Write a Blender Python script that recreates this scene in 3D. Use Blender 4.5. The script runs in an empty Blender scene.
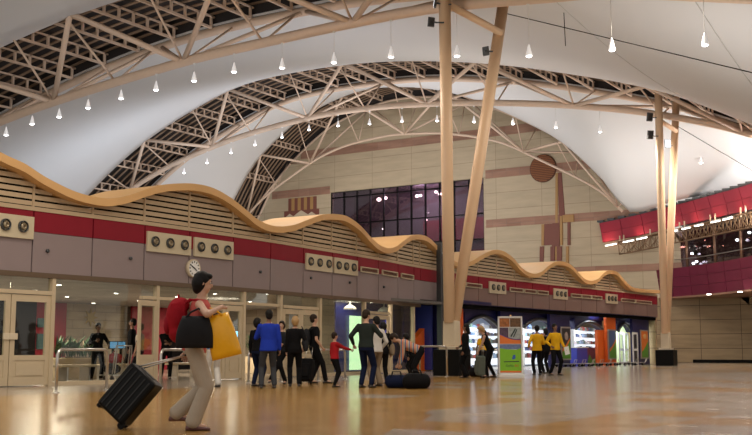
import bpy, bmesh, random
from math import *
from mathutils import Vector as V, Matrix
random.seed(7)
sc = bpy.context.scene
COL = sc.collection

# ------------------------------------------------------------------ camera geometry
FL = 1050.0
TH = atan(133.0/FL); PSI = radians(32.3); CH = .85
CF = V((-sin(PSI)*cos(TH), cos(PSI)*cos(TH), sin(TH)))
CR = V((cos(PSI), sin(PSI), 0)); CU = CR.cross(CF)
C0 = V((0, 0, CH))
def ray(px, py): return CF*FL + CR*(px-376) + CU*(217.5-py)
def onz(px, py, z=0.0): d = ray(px, py); return C0 + d*((z-CH)/d.z)
def ony(px, py, y): d = ray(px, py); return C0 + d*(y/d.y)
def onx(px, py, x): d = ray(px, py); return C0 + d*(x/d.x)

cam = bpy.data.cameras.new('camera'); camo = bpy.data.objects.new('camera', cam); COL.objects.link(camo)
cam.sensor_width = 36; cam.lens = FL/752*36; cam.clip_end = 400
M = Matrix((CR, CU, -CF)).transposed().to_4x4(); M.translation = C0
camo.matrix_world = M
sc.camera = camo

# ------------------------------------------------------------------ materials
def mat(name, col, rough=.6, metal=0.0, var=.06, scale=6.0, emit=None, estr=0.0, coat=0.0, bump=0.0, spec=.5):
    m = bpy.data.materials.new(name); m.use_nodes = True
    nt = m.node_tree; b = nt.nodes['Principled BSDF']
    b.inputs['Roughness'].default_value = rough; b.inputs['Metallic'].default_value = metal
    b.inputs['Specular IOR Level'].default_value = spec
    if coat: b.inputs['Coat Weight'].default_value = coat
    tc = nt.nodes.new('ShaderNodeTexCoord'); nz = nt.nodes.new('ShaderNodeTexNoise')
    nz.inputs['Scale'].default_value = scale; nz.inputs['Detail'].default_value = 3
    nt.links.new(tc.outputs['Object'], nz.inputs['Vector'])
    mx = nt.nodes.new('ShaderNodeMix'); mx.data_type = 'RGBA'
    mx.inputs['A'].default_value = (*[max(0, c*(1-var)) for c in col], 1)
    mx.inputs['B'].default_value = (*[min(1, c*(1+var)) for c in col], 1)
    nt.links.new(nz.outputs['Fac'], mx.inputs['Factor'])
    nt.links.new(mx.outputs['Result'], b.inputs['Base Color'])
    if bump:
        bp = nt.nodes.new('ShaderNodeBump'); bp.inputs['Strength'].default_value = bump; bp.inputs['Distance'].default_value = .02
        nt.links.new(nz.outputs['Fac'], bp.inputs['Height']); nt.links.new(bp.outputs['Normal'], b.inputs['Normal'])
    if emit:
        b.inputs['Emission Color'].default_value = (*emit, 1); b.inputs['Emission Strength'].default_value = estr
    return m

def node_mat(name):
    m = bpy.data.materials.new(name); m.use_nodes = True
    return m, m.node_tree, m.node_tree.nodes['Principled BSDF']

def brick_mat(name, c1, c2, cm, w, h, plane, rough=.7, mortar=.012, noise=.25, offset=0.0):
    """tiled stone; plane = ('X','Z') picks which object axes run along the wall"""
    m, nt, b = node_mat(name)
    tc = nt.nodes.new('ShaderNodeTexCoord'); sp = nt.nodes.new('ShaderNodeSeparateXYZ'); cb = nt.nodes.new('ShaderNodeCombineXYZ')
    nt.links.new(tc.outputs['Object'], sp.inputs[0])
    nt.links.new(sp.outputs[plane[0]], cb.inputs[0]); nt.links.new(sp.outputs[plane[1]], cb.inputs[1])
    br = nt.nodes.new('ShaderNodeTexBrick'); br.offset = offset; br.squash = 1
    br.inputs['Color1'].default_value = (*c1, 1); br.inputs['Color2'].default_value = (*c2, 1); br.inputs['Mortar'].default_value = (*cm, 1)
    br.inputs['Scale'].default_value = 1; br.inputs['Mortar Size'].default_value = mortar; br.inputs['Mortar Smooth'].default_value = .1
    br.inputs['Brick Width'].default_value = w; br.inputs['Row Height'].default_value = h; br.inputs['Bias'].default_value = 0
    nt.links.new(cb.outputs[0], br.inputs['Vector'])
    nz = nt.nodes.new('ShaderNodeTexNoise'); nz.inputs['Scale'].default_value = 1.3; nz.inputs['Detail'].default_value = 6
    mp = nt.nodes.new('ShaderNodeMapping'); mp.inputs['Scale'].default_value = (.35, .35, 2.2)
    nt.links.new(tc.outputs['Object'], mp.inputs[0]); nt.links.new(mp.outputs[0], nz.inputs['Vector'])
    rp = nt.nodes.new('ShaderNodeMapRange'); rp.inputs[1].default_value = .3; rp.inputs[2].default_value = .7
    rp.inputs[3].default_value = 1-noise; rp.inputs[4].default_value = 1+noise*.4
    nt.links.new(nz.outputs['Fac'], rp.inputs[0])
    mu = nt.nodes.new('ShaderNodeVectorMath'); mu.operation = 'SCALE'
    nt.links.new(br.outputs['Color'], mu.inputs[0]); nt.links.new(rp.outputs[0], mu.inputs['Scale'])
    nt.links.new(mu.outputs[0], b.inputs['Base Color']); b.inputs['Roughness'].default_value = rough
    return m

def glass_mat(name, tint=(.93, .95, .93), refl=.02):
    m = bpy.data.materials.new(name); m.use_nodes = True; nt = m.node_tree
    nt.nodes.remove(nt.nodes['Principled BSDF']); out = nt.nodes['Material Output']
    tr = nt.nodes.new('ShaderNodeBsdfTransparent'); tr.inputs[0].default_value = (*tint, 1)
    gl = nt.nodes.new('ShaderNodeBsdfGlossy'); gl.inputs['Roughness'].default_value = .03
    lw = nt.nodes.new('ShaderNodeLayerWeight'); lw.inputs[0].default_value = .25
    ma = nt.nodes.new('ShaderNodeMath'); ma.operation = 'MULTIPLY_ADD'; ma.inputs[1].default_value = .35; ma.inputs[2].default_value = refl
    nt.links.new(lw.outputs['Fresnel'], ma.inputs[0]); ma.use_clamp = True
    mx = nt.nodes.new('ShaderNodeMixShader')
    nt.links.new(ma.outputs[0], mx.inputs[0]); nt.links.new(tr.outputs[0], mx.inputs[1]); nt.links.new(gl.outputs[0], mx.inputs[2])
    nt.links.new(mx.outputs[0], out.inputs[0])
    return m

# ------------------------------------------------------------------ mesh builder
def fr(d):
    d = d.normalized(); a = V((0, 0, 1)) if abs(d.z) < .9 else V((0, 1, 0))
    x = d.cross(a).normalized(); return x, d.cross(x).normalized(), d
class MB:
    def __init__(s): s.v = []; s.f = []; s.sm = []
    def add(s, vs, fs, smooth=False):
        o = len(s.v); s.v += [V(v) for v in vs]; s.f += [tuple(i+o for i in f) for f in fs]; s.sm += [smooth]*len(fs); return s
    def hexa(s, p):   # 8 corners: bottom 0-3, top 4-7
        return s.add(p, [(0, 3, 2, 1), (4, 5, 6, 7), (0, 1, 5, 4), (1, 2, 6, 5), (2, 3, 7, 6), (3, 0, 4, 7)])
    def box(s, c, d, rz=0, R=None, taper=1.0):
        x, y, z = d[0]/2, d[1]/2, d[2]/2; c = V(c)
        P = [V((a*x*(taper if k > 0 else 1), b*y*(taper if k > 0 else 1), k*z)) for k in (-1, 1) for a, b in ((-1, -1), (1, -1), (1, 1), (-1, 1))]
        if R is None: R = Matrix.Rotation(rz, 3, 'Z')
        return s.hexa([c + R @ p for p in P])
    def bar(s, a, b, w, h, up=V((0, 0, 1))):
        a, b = V(a), V(b); d = (b-a).normalized(); x = d.cross(up)
        x = x.normalized() if x.length > 1e-4 else V((1, 0, 0)); z = x.cross(d).normalized()
        P = []
        for zz in (-1, 1):
            for q, xx in ((a, -1), (a, 1), (b, 1), (b, -1)): P.append(q + x*xx*w/2 + z*zz*h/2)
        return s.hexa(P)
    def tube(s, a, b, r0, r1=None, n=10, caps=True): return s.path([a, b], [r0, r0 if r1 is None else r1], n, caps)
    def path(s, pts, r, n=8, caps=True):
        pts = [V(p) for p in pts]; r = r if isinstance(r, (list, tuple)) else [r]*len(pts)
        vs = []; x = None
        for i, p in enumerate(pts):
            d = (pts[min(i+1, len(pts)-1)]-pts[max(i-1, 0)]).normalized()
            if x is None: x = fr(d)[0]
            x = x - d*x.dot(d); x = x.normalized() if x.length > 1e-6 else fr(d)[0]
            y = d.cross(x)
            for k in range(n):
                a = 2*pi*k/n; vs.append(p + (x*cos(a)+y*sin(a))*r[i])
        fs = []
        for i in range(len(pts)-1):
            for k in range(n):
                fs.append((i*n+k, i*n+(k+1) % n, (i+1)*n+(k+1) % n, (i+1)*n+k))
        s.add(vs, fs, True)
        if caps:
            o = len(s.v)-len(vs)
            s.f.append(tuple(o+k for k in reversed(range(n)))); s.sm.append(False)
            s.f.append(tuple(o+(len(pts)-1)*n+k for k in range(n))); s.sm.append(False)
        return s
    def lathe(s, prof, c=(0, 0, 0), n=16, R=None, smooth=True):   # prof: (r,z)
        c = V(c); vs = []
        for r, z in prof:
            for k in range(n):
                p = V((r*cos(2*pi*k/n), r*sin(2*pi*k/n), z)); vs.append(c + (R @ p if R else p))
        fs = [(i*n+k, i*n+(k+1) % n, (i+1)*n+(k+1) % n, (i+1)*n+k) for i in range(len(prof)-1) for k in range(n)]
        s.add(vs, fs, smooth); o = len(s.v)-len(vs)
        s.f.append(tuple(o+k for k in reversed(range(n)))); s.sm.append(False)
        s.f.append(tuple(o+(len(prof)-1)*n+k for k in range(n))); s.sm.append(False)
        return s
    def ell(s, c, r, R=None, nu=12, nv=8):
        prof = [(max(1e-4, cos(-pi/2+pi*j/nv)), sin(-pi/2+pi*j/nv)) for j in range(nv+1)]
        c = V(c); vs = []
        for q, z in prof:
            for k in range(nu):
                p = V((q*cos(2*pi*k/nu)*r[0], q*sin(2*pi*k/nu)*r[1], z*r[2])); vs.append(c + (R @ p if R else p))
        fs = [(i*nu+k, i*nu+(k+1) % nu, (i+1)*nu+(k+1) % nu, (i+1)*nu+k) for i in range(nv) for k in range(nu)]
        s.add(vs, fs, True); o = len(s.v)-len(vs)
        s.f.append(tuple(o+k for k in reversed(range(nu)))); s.sm.append(True)
        s.f.append(tuple(o+nv*nu+k for k in range(nu))); s.sm.append(True)
        return s
    def prism(s, poly, ex):   # poly: list of 3D pts (planar), ex: extrusion vector
        poly = [V(p) for p in poly]; n = len(poly); ex = V(ex)
        s.add(poly+[p+ex for p in poly], [tuple(reversed(range(n))), tuple(range(n, 2*n))]+[(i, (i+1) % n, n+(i+1) % n, n+i) for i in range(n)])
        return s
    def loft(s, rings, smooth=True):   # closed rings of equal length
        n = len(rings[0]); vs = [p for r in rings for p in r]
        fs = [(i*n+k, i*n+(k+1) % n, (i+1)*n+(k+1) % n, (i+1)*n+k) for i in range(len(rings)-1) for k in range(n)]
        s.add(vs, fs, smooth); o = len(s.v)-len(vs)
        s.f.append(tuple(o+k for k in reversed(range(n)))); s.sm.append(smooth)
        s.f.append(tuple(o+(len(rings)-1)*n+k for k in range(n))); s.sm.append(smooth)
        return s
    def build(s, name, m, parent=None, local=False, bevel=0, remesh=0, smooth_it=0, extra=None, fixn=True):
        me = bpy.data.meshes.new(name)
        off = V((0, 0, 0))
        if parent is not None and not local:
            q = parent
            while q is not None: off += q.location; q = q.parent
        me.from_pydata([tuple(v-off) for v in s.v], [], s.f); me.update()
        me.polygons.foreach_set('use_smooth', s.sm)
        if fixn:
            bm = bmesh.new(); bm.from_mesh(me); bmesh.ops.recalc_face_normals(bm, faces=bm.faces); bm.to_mesh(me); bm.free()
        for mm in (m if isinstance(m, (list, tuple)) else [m]): me.materials.append(mm)
        o = bpy.data.objects.new(name, me); COL.objects.link(o)
        if bevel:
            bv = o.modifiers.new('bevel', 'BEVEL'); bv.width = bevel; bv.segments = 2; bv.limit_method = 'ANGLE'
        if remesh:
            rm = o.modifiers.new('fuse', 'REMESH'); rm.mode = 'VOXEL'; rm.voxel_size = remesh; rm.use_smooth_shade = True
            if smooth_it:
                sm = o.modifiers.new('smooth', 'SMOOTH'); sm.factor = .5; sm.iterations = smooth_it
            dg = bpy.context.evaluated_depsgraph_get(); dg.update()
            me2 = bpy.data.meshes.new_from_object(o.evaluated_get(dg))
            o.modifiers.clear(); o.data = me2; bpy.data.meshes.remove(me); me = me2
            if not me.materials:
                me.materials.append(m)
        if extra is not None and extra.v:
            bm = bmesh.new(); bm.from_mesh(me); t = bpy.data.meshes.new('t'); t.from_pydata([tuple(v-off) for v in extra.v], [], extra.f)
            t.polygons.foreach_set('use_smooth', [True]*len(t.polygons))
            bm.from_mesh(t); bmesh.ops.recalc_face_normals(bm, faces=bm.faces); bm.to_mesh(me); bm.free(); bpy.data.meshes.remove(t)
        if parent is not None: o.parent = parent
        return o

def tag(o, label, cat, group=None, kind=None):
    if label: o['label'] = label
    if cat: o['category'] = cat
    if group: o['group'] = group
    if kind: o['kind'] = kind
    return o
def thing(name, label, cat, loc=(0, 0, 0), rz=0, group=None):
    o = bpy.data.objects.new(name, None); COL.objects.link(o); o.location = loc; o.rotation_euler = (0, 0, rz)
    o.empty_display_size = .2
    return tag(o, label, cat, group)
def struct(name, loc=(0, 0, 0)):
    o = bpy.data.objects.new(name, None); COL.objects.link(o); o.location = loc; o['kind'] = 'structure'; return o
def S(o): o['kind'] = 'structure'; return o
def kids(o, al=None): return [c for c in bpy.data.objects if c.parent == o]
def copy_tree(o, loc=None, rz=None, label=None, group=None, parent=None):
    c = o.copy(); COL.objects.link(c); c.parent = parent
    if loc is not None: c.location = loc
    if rz is not None: c.rotation_euler = (0, 0, rz)
    if label: c['label'] = label
    if group: c['group'] = group
    for k in kids(o): copy_tree(k, parent=c)
    return c
def interp(tab):
    """smooth (Catmull-Rom) 1D interpolation with straight ends"""
    tab = sorted(tab)
    def f(x):
        if x <= tab[0][0]:
            (a, b), (c, d) = tab[0], tab[1]; return b + (d-b)/(c-a)*(x-a)
        if x >= tab[-1][0]:
            (a, b), (c, d) = tab[-2], tab[-1]; return d + (d-b)/(c-a)*(x-c)
        for i in range(len(tab)-1):
            if tab[i][0] <= x <= tab[i+1][0]: break
        x0, y0 = tab[i]; x1, y1 = tab[i+1]
        m0 = (y1-tab[i-1][1])/(x1-tab[i-1][0]) if i > 0 else (y1-y0)/(x1-x0)
        m1 = (tab[i+2][1]-y0)/(tab[i+2][0]-x0) if i+2 < len(tab) else (y1-y0)/(x1-x0)
        h = x1-x0; t = (x-x0)/h
        return (2*t**3-3*t*t+1)*y0+(t**3-2*t*t+t)*h*m0+(-2*t**3+3*t*t)*y1+(t**3-t*t)*h*m1
    return f
def lamp(kind, name, loc, energy, col=(1, .85, .68), size=.3, to=None, spot=60, blend=.5, sy=None):
    l = bpy.data.lights.new(name, kind); l.energy = energy; l.color = col
    if kind == 'AREA':
        l.size = size
        if sy: l.shape = 'RECTANGLE'; l.size_y = sy
    else: l.shadow_soft_size = size
    if kind == 'SPOT': l.spot_size = radians(spot); l.spot_blend = blend
    o = bpy.data.objects.new(name, l); COL.objects.link(o); o.location = loc
    if to is not None: o.rotation_euler = (V(to)-V(loc)).to_track_quat('-Z', 'Y').to_euler()
    return o

# palette (linear)
m_tan = mat('tan_painted_steel', (.72, .55, .42), .5)
m_col = mat('column_paint', (.88, .63, .41), .42, var=.03, scale=2)
m_cream = mat('cream_paint', (.70, .60, .44), .5)
m_trim = mat('wave_trim', (.74, .45, .19), .5, var=.08, scale=1.5)
m_slat = mat('louvre_slat', (.52, .40, .26), .6, var=.1, scale=3)
m_dark = mat('dark_void', (.008, .007, .007), .9, spec=.05)
m_deck = mat('deck_board', (.035, .028, .026), .8)
m_batten = mat('deck_batten', (.30, .20, .13), .7)
m_gray = mat('mauve_panel', (.29, .232, .235), .5, var=.05, scale=2, spec=.3)
m_mauveb = mat('brown_mauve_panel', (.235, .155, .135), .5, var=.08, scale=2, spec=.3)
m_red = mat('red_fascia', (.25, .012, .026), .5, var=.1, scale=2, spec=.2)
m_frame = mat('door_frame_paint', (.60, .49, .33), .45)
m_steel = mat('brushed_steel', (.55, .53, .5), .28, 1.0)
m_dsteel = mat('dark_steel', (.09, .095, .10), .4, .7)
m_black = mat('black_plinth', (.004, .004, .004), .4, spec=.15)
m_white = mat('white_plastic', (.8, .8, .78), .5)
m_mem = mat('membrane', (.76, .76, .76), .75, var=.03, scale=.15, bump=0)
m_glass = glass_mat('door_glass')
m_dglass = glass_mat('gallery_glass', (.66, .56, .62), .06)
m_orange = mat('orange_paint', (.75, .13, .012), .5)
m_blue = mat('blue_paint', (.010, .010, .085), .4)
m_blue2 = mat('bright_blue_paint', (.03, .04, .35), .4)
m_burg = mat('burgundy_panel', (.30, .035, .06), .5, var=.12, scale=1.2, spec=.2)
m_burg2 = mat('plum_panel', (.17, .02, .05), .5, var=.12, scale=1.2, spec=.2)
m_bulb = mat('lamp_glow', (1, 1, 1), .5, emit=(1, .97, .95), estr=9)
m_spot = mat('ceiling_spot_glow', (1, 1, 1), .5, emit=(1, .93, .8), estr=14)
m_shade = mat('lamp_shade', (.85, .85, .86), .4, emit=(1, .98, .97), estr=.35)
m_nozzle = mat('nozzle_metal', (.33, .27, .18), .35, .6)
m_panelb = mat('beige_panel', (.62, .54, .38), .5)
stoneA = (.55, .45, .31); stoneB = (.50, .41, .28); stoneM = (.36, .27, .18)
m_stone = brick_mat('sand_stone_tiles', stoneA, stoneB, stoneM, 3.9, 1.33, ('X', 'Z'), mortar=.02, noise=.12)
m_band = brick_mat('pink_stone_band', (.40, .23, .16), (.34, .18, .12), (.3, .2, .15), 1.2, .6, ('X', 'Z'), mortar=.015)
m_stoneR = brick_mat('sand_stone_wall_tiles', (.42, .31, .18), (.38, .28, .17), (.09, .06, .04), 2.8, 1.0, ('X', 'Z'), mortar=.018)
m_lstone = brick_mat('landside_stone', (.50, .42, .31), (.44, .36, .26), (.30, .25, .2), 1.2, .35, ('Y', 'Z'), offset=.5)
m_lceil = brick_mat('landside_ceiling_boards', (.38, .36, .33), (.33, .31, .29), (.15, .14, .13), 2.4, .3, ('Y', 'X'), offset=.5)
m_sbrown = mat('relief_brown', (.20, .07, .05), .6); m_ochre = mat('relief_ochre', (.42, .24, .09), .6)

# ------------------------------------------------------------------ facade plan curve  X(Y)
XF = interp([(-4, -20.8), (8, -20.65), (16, -20.5), (20.4, -20.27), (25, -20.25), (28, -20.45), (33, -20.85), (37, -21.4), (41.5, -21.66), (46, -21.55), (51, -21.3), (58.7, -20.65), (65, -20.35)])
def fac(px, py):
    y = 30.0
    for _ in range(12):
        p = onx(px, py, XF(y)); y = p.y
    return y, p.z
def Y_(px, py=300): return fac(px, py)[0]
def ysteps(a, b, st=.8):
    n = max(1, int(ceil(abs(b-a)/st))); return [a+(b-a)*i/n for i in range(n+1)]
def strip(mb, y0, y1, z0, z1, o0, o1, st=.8):
    """solid band following the facade from y0 to y1, z0..z1, between offsets o0<o1 (towards the hall)"""
    ff = lambda g, y: g(y) if callable(g) else g
    rings = [[V((XF(y)+o0, y, ff(z0, y))), V((XF(y)+o1, y, ff(z0, y))), V((XF(y)+o1, y, ff(z1, y))), V((XF(y)+o0, y, ff(z1, y)))] for y in ysteps(y0, y1, st)]
    return mb.loft(rings, False)

YE = Y_(657, 300)          # right end of the facade
YS = 6.0                   # start (left, outside the picture)
YB = Y_(440, 300)          # where doors end and the shops begin

# ------------------------------------------------------------------ floor
def floor_mat():
    m, nt, b = node_mat('polished_floor_tiles'); N = nt.nodes.new; L = nt.links.new
    tc = N('ShaderNodeTexCoord'); sp = N('ShaderNodeSeparateXYZ'); L(tc.outputs['Object'], sp.inputs[0])
    def mth(op, a, bb=None, c=None):
        n = N('ShaderNodeMath'); n.operation = op
        for i, q in enumerate((a, bb, c)):
            if q is None: continue
            if isinstance(q, (int, float)): n.inputs[i].default_value = q
            else: L(q, n.inputs[i])
        return n.outputs[0]
    def grid(sz):
        sx = mth('DIVIDE', sp.outputs[0], sz); sy = mth('DIVIDE', sp.outputs[1], sz)
        cb = N('ShaderNodeCombineXYZ'); L(mth('FLOOR', sx), cb.inputs[0]); L(mth('FLOOR', sy), cb.inputs[1])
        wn = N('ShaderNodeTexWhiteNoise'); wn.noise_dimensions = '2D'; L(cb.outputs[0], wn.inputs[0])
        return sx, sy, wn.outputs['Value']
    sx, sy, rnd = grid(1.25)
    s = mth('MULTIPLY_ADD', sp.outputs[1], .45, sp.outputs[0])
    mr = N('ShaderNodeMapRange'); mr.interpolation_type = 'SMOOTHSTEP'
    L(s, mr.inputs[0]); mr.inputs[1].default_value = -3.4; mr.inputs[2].default_value = 1.8; mr.inputs[3].default_value = .015; mr.inputs[4].default_value = .80
    lo = mth('LESS_THAN', rnd, mr.outputs[0])
    border = mth('LESS_THAN', sp.outputs[0], -16.6)
    lo2 = mth('MAXIMUM', lo, border)
    nz = N('ShaderNodeTexNoise'); nz.inputs['Scale'].default_value = 1.6; nz.inputs['Detail'].default_value = 8; L(tc.outputs['Object'], nz.inputs[0])
    mx = N('ShaderNodeMix'); mx.data_type = 'RGBA'; L(lo2, mx.inputs['Factor'])
    mx.inputs['A'].default_value = (.40, .225, .066, 1); mx.inputs['B'].default_value = (.39, .33, .26, 1)
    gx, gy, r2 = grid(.45)
    fx = mth('FRACT', gx); fy = mth('FRACT', gy)
    jt = mth('MAXIMUM', mth('GREATER_THAN', mth('ABSOLUTE', mth('SUBTRACT', fx, .5)), .492), mth('GREATER_THAN', mth('ABSOLUTE', mth('SUBTRACT', fy, .5)), .492))
    k = mth('MULTIPLY_ADD', r2, .12, .86); k = mth('MULTIPLY', k, mth('MULTIPLY_ADD', nz.outputs['Fac'], .3, .85)); k = mth('MULTIPLY', k, mth('MULTIPLY_ADD', jt, -.22, 1.0))
    sc_ = N('ShaderNodeVectorMath'); sc_.operation = 'SCALE'; L(mx.outputs['Result'], sc_.inputs[0]); L(k, sc_.inputs['Scale'])
    L(sc_.outputs[0], b.inputs['Base Color'])
    L(mth('MULTIPLY_ADD', nz.outputs['Fac'], .12, .12), b.inputs['Roughness'])
    b.inputs['Specular IOR Level'].default_value = .28
    return m
m_floor = floor_mat()
S(MB().add([(-75, -15, 0), (30, -15, 0), (30, 95, 0), (-75, 95, 0)], [(0, 1, 2, 3)]).build('floor', m_floor))

# ------------------------------------------------------------------ facade (wall_left)
wl = struct('wall_left', (XF(30), 30, 0))
# pixel columns of the panel joints (measured at mid panel height)
jA = [-75, -20, 31, 91, 143, 188, 232, 269.5, 302.5, 331.5, 356.5, 378, 397.5, 413.5, 420]
JA = [YS] + [Y_(p, 262+.1*p) for p in jA[0:]] 
JB0 = Y_(440.5, 290)
nB = 14
JB = [JB0+(YE-JB0)*i/nB for i in range(nB+1)]
ZR0, ZR1 = 3.69, 4.20
for i in range(len(JA)-1):
    a, b = JA[i]+.02, JA[i+1]-.02
    strip(MB(), a, b, 2.72, ZR0, -.10, .02).build('mauve_panel', m_gray, wl)
    strip(MB(), a, b, ZR0+.01, ZR1, -.10, .03).build('red_panel', m_red, wl)
strip(MB(), JA[-1]+.02, JB0-.02, 2.93, ZR0, -.1, .0).build('mauve_panel', m_gray, wl)
strip(MB(), JA[-1]+.02, JB0-.02, ZR0+.01, ZR1, -.1, .03).build('red_panel', m_red, wl)
for i in range(nB):
    a, b = JB[i]+.02, JB[i+1]-.02
    strip(MB(), a, b, 2.93, ZR0, -.10, .02).build('mauve_panel', m_mauveb, wl)
    strip(MB(), a, b, ZR0+.01, ZR1, -.10, .03).build('red_panel', m_red, wl)
bk = MB(); strip(bk, YS, JB0, 2.60, 7.0, -.9, -.5) ; 
# backing slab stays below the wave: built below with the wave profile
strip(MB(), YS, JA[-1], 2.60, 2.72, -.12, .04).build('header_beam', mat('header_brown', (.13, .085, .05), .5), wl)
strip(MB(), YS, YE, ZR1, ZR1+.10, -.12, .05).build('cornice', m_slat, wl)
strip(MB(), YS, YE, 2.72, ZR1, -.32, -.12).build('backing', m_dark, wl)

# wave trim: measured outline of the front edge
wt = [(-90, 128), (-50, 128), (-20, 146), (0, 157), (17.3, 164.7), (34.6, 176), (52, 185.4), (69, 192.9), (86.5, 197.6), (103.7, 199.3), (121, 196.3), (137.3, 190.8), (154.6, 185.9), (171.9, 184.2), (189.2, 184.7), (206.5, 189), (223.7, 198.5), (241, 212), (249.7, 219.3), (261, 225), (273, 227), (287, 225.4), (299, 221), (316.5, 215), (333.7, 215), (342.4, 217.7), (354.5, 226.5), (365, 238), (373, 245), (381.5, 248.5), (390, 246.8), (397, 241.6), (405.7, 236), (414, 235), (423, 238), (431.6, 246), (439, 253.7), (447, 260), (456, 263.5), (467, 261), (476, 255.7), (484.6, 251.4), (491.5, 250), (500, 252.3), (508.8, 259), (515.7, 267), (522.6, 272), (529.5, 274), (536.4, 272), (543.4, 266), (550, 262.3), (557, 261.5), (566, 265), (573.8, 273), (579, 278.3), (586, 281), (593, 279), (599.8, 272.5), (606.7, 270.5), (613.6, 273), (620.5, 281), (627.4, 287), (634.4, 288.7), (645, 289.6), (657, 290.4)]
zt = interp([fac(*p) for p in wt])
def thick(y): return .21
zb = lambda y: zt(y)-.20
tr = MB()
ys = ysteps(YS, YE, .16)
rings = [[V((XF(y)-1.9, y, zb(y))), V((XF(y)+.28, y, zb(y))), V((XF(y)+.28, y, zt(y))), V((XF(y)-1.9, y, zt(y)))] for y in ys]
tr.loft(rings, False); o = tr.build('wave_trim', m_trim, wl)
strip(MB(), YS, YE, ZR1+.1, lambda y: zb(y)-.02, -.55, -.42, .16).build('louvre_backing', m_dark, wl)
lv = MB(); z = ZR1+.13
while z < 7.2:
    run = None
    for y in ysteps(YS, YE, .12)+[None]:
        ok = y is not None and zb(y) > z+.015
        if ok and run is None: run = y
        if ok: last = y
        if not ok and run is not None:
            if last-run > .3: 
                rings = [[V((XF(q)-.30, q, z+.05)), V((XF(q)-.02, q, z)), V((XF(q)-.02, q, min(z+.108, zb(q)))), V((XF(q)-.30, q, min(z+.12, zb(q)+.01)))] for q in ysteps(run, last, .15)]
                lv.loft(rings, False)
            run = None
    z += .155
lv.build('louvre_slats', m_slat, wl)
pp = MB()
for j in JA[1:]+JB: 
    if zb(j) > ZR1+.2: pp.bar((XF(j)-.01, j, ZR1+.1), (XF(j)-.01, j, zb(j)), .05, .04, V((1, 0, 0)))
pp.build('louvre_posts', m_slat, wl)

# air nozzle panels: things mounted on the facade
nz_desc = {0: 'beige air nozzle panel high above the leftmost glass doors', 1: 'beige three-nozzle panel up and left of the wall clock', 2: 'beige three-nozzle panel up and right of the wall clock',
           3: 'beige three-nozzle panel above the double doors, left one of the pair', 4: 'beige three-nozzle panel above the double doors, right one of the pair',
           5: 'small cream nozzle panel on red fascia just right of the near column', 6: 'small cream nozzle panel on red fascia, middle of the shop front', 7: 'small cream nozzle panel on red fascia nearest the far column'}
nz_px = [(-8, 31, [2, 19.7]), (145.5, 189, [152.6, 167.5, 182]), (192.5, 231.5, [198.6, 212, 225]), (304.5, 330.5, [308.5, 317.5, 326.5]), (332.5, 356, [336.5, 344, 351.5]), (488, 504.5, [491.5, 496.5, 501.5]), (552.5, 566, [555.5, 559.5, 563.5]), (604.5, 616, [607, 610.3, 613.6])]
for i, (a, b, cs) in enumerate(nz_px):
    ya, yb = Y_(a, 240), Y_(b, 240) if i < 5 else 0
    if i >= 5: ya, yb = Y_(a, 288), Y_(b, 288)
    t = thing('air_nozzle_panel', nz_desc[i], 'air vent', (XF((ya+yb)/2)+.02, (ya+yb)/2, 3.5), group='air nozzle panels on the fascia')
    strip(MB(), ya, yb, 3.50, 4.04, .03, .09).build('face_plate', m_panelb, t)
    for c in cs:
        yy = Y_(c, 240 if i < 5 else 288); R = Matrix.Rotation(pi/2, 3, 'Y')
        r = .142
        ring = MB().lathe([(r, .0), (r, .05), (r*.86, .06), (r*.80, .02), (r*.8, 0)], (XF(yy)+.09, yy, 3.78), 20, R).build('nozzle_ring', m_dsteel, t)
        MB().lathe([(r*.68, 0), (r*.60, .05), (r*.34, .09), (r*.30, .03)], (XF(yy)+.09, yy, 3.78), 16, R).build('nozzle_bowl', m_nozzle, ring)
# vent grilles
gr_desc = ['left of three', 'middle of three', 'right of three']
for i, (a, b) in enumerate([(359.5, 376.5), (381, 396), (400, 412), (465, 480.5), (509, 522), (523.5, 535), (536.5, 547), (570, 580), (580.5, 590), (590.5, 600.5), (620, 634), (634.5, 650)]):
    py = 272 if i < 3 else 290
    ya, yb = Y_(a, py), Y_(b, py)
    lab = ['thin white vent grille under red fascia, left of three above glass doors', 'thin white vent grille under red fascia, middle of three above glass doors', 'thin white vent grille under red fascia, right of three above glass doors',
           'thin white vent grille on fascia beside the near column',
           'left grille of the three between the first two cream nozzle panels', 'middle grille of the three between the first two cream nozzle panels', 'right grille of the three between the first two cream nozzle panels',
           'left grille of the three between the last two cream nozzle panels', 'middle grille of the three between the last two cream nozzle panels', 'right grille of the three between the last two cream nozzle panels',
           'left of the two grilles at the far end of the fascia', 'right of the two grilles at the far end of the fascia'][i]
    t = thing('vent_grille', lab, 'air vent', (XF((ya+yb)/2)+.03, (ya+yb)/2, 3.6), group='vent grilles on the fascia')
    z0, z1 = (3.66, 3.86)
    fr_ = MB(); strip(fr_, ya, yb, z0, z0+.035, .04, .09); strip(fr_, ya, yb, z1-.035, z1, .04, .09)
    for q in (ya, yb): fr_.box((XF(q)+.065, q, (z0+z1)/2), (.05, .04, z1-z0))
    fr_.build('frame', m_panelb, t)
    g = MB()
    for k in range(3): strip(g, ya, yb, z0+.05+k*.04, z0+.065+k*.04, .04, .07)
    g.build('blades', m_nozzle, t)
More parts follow.
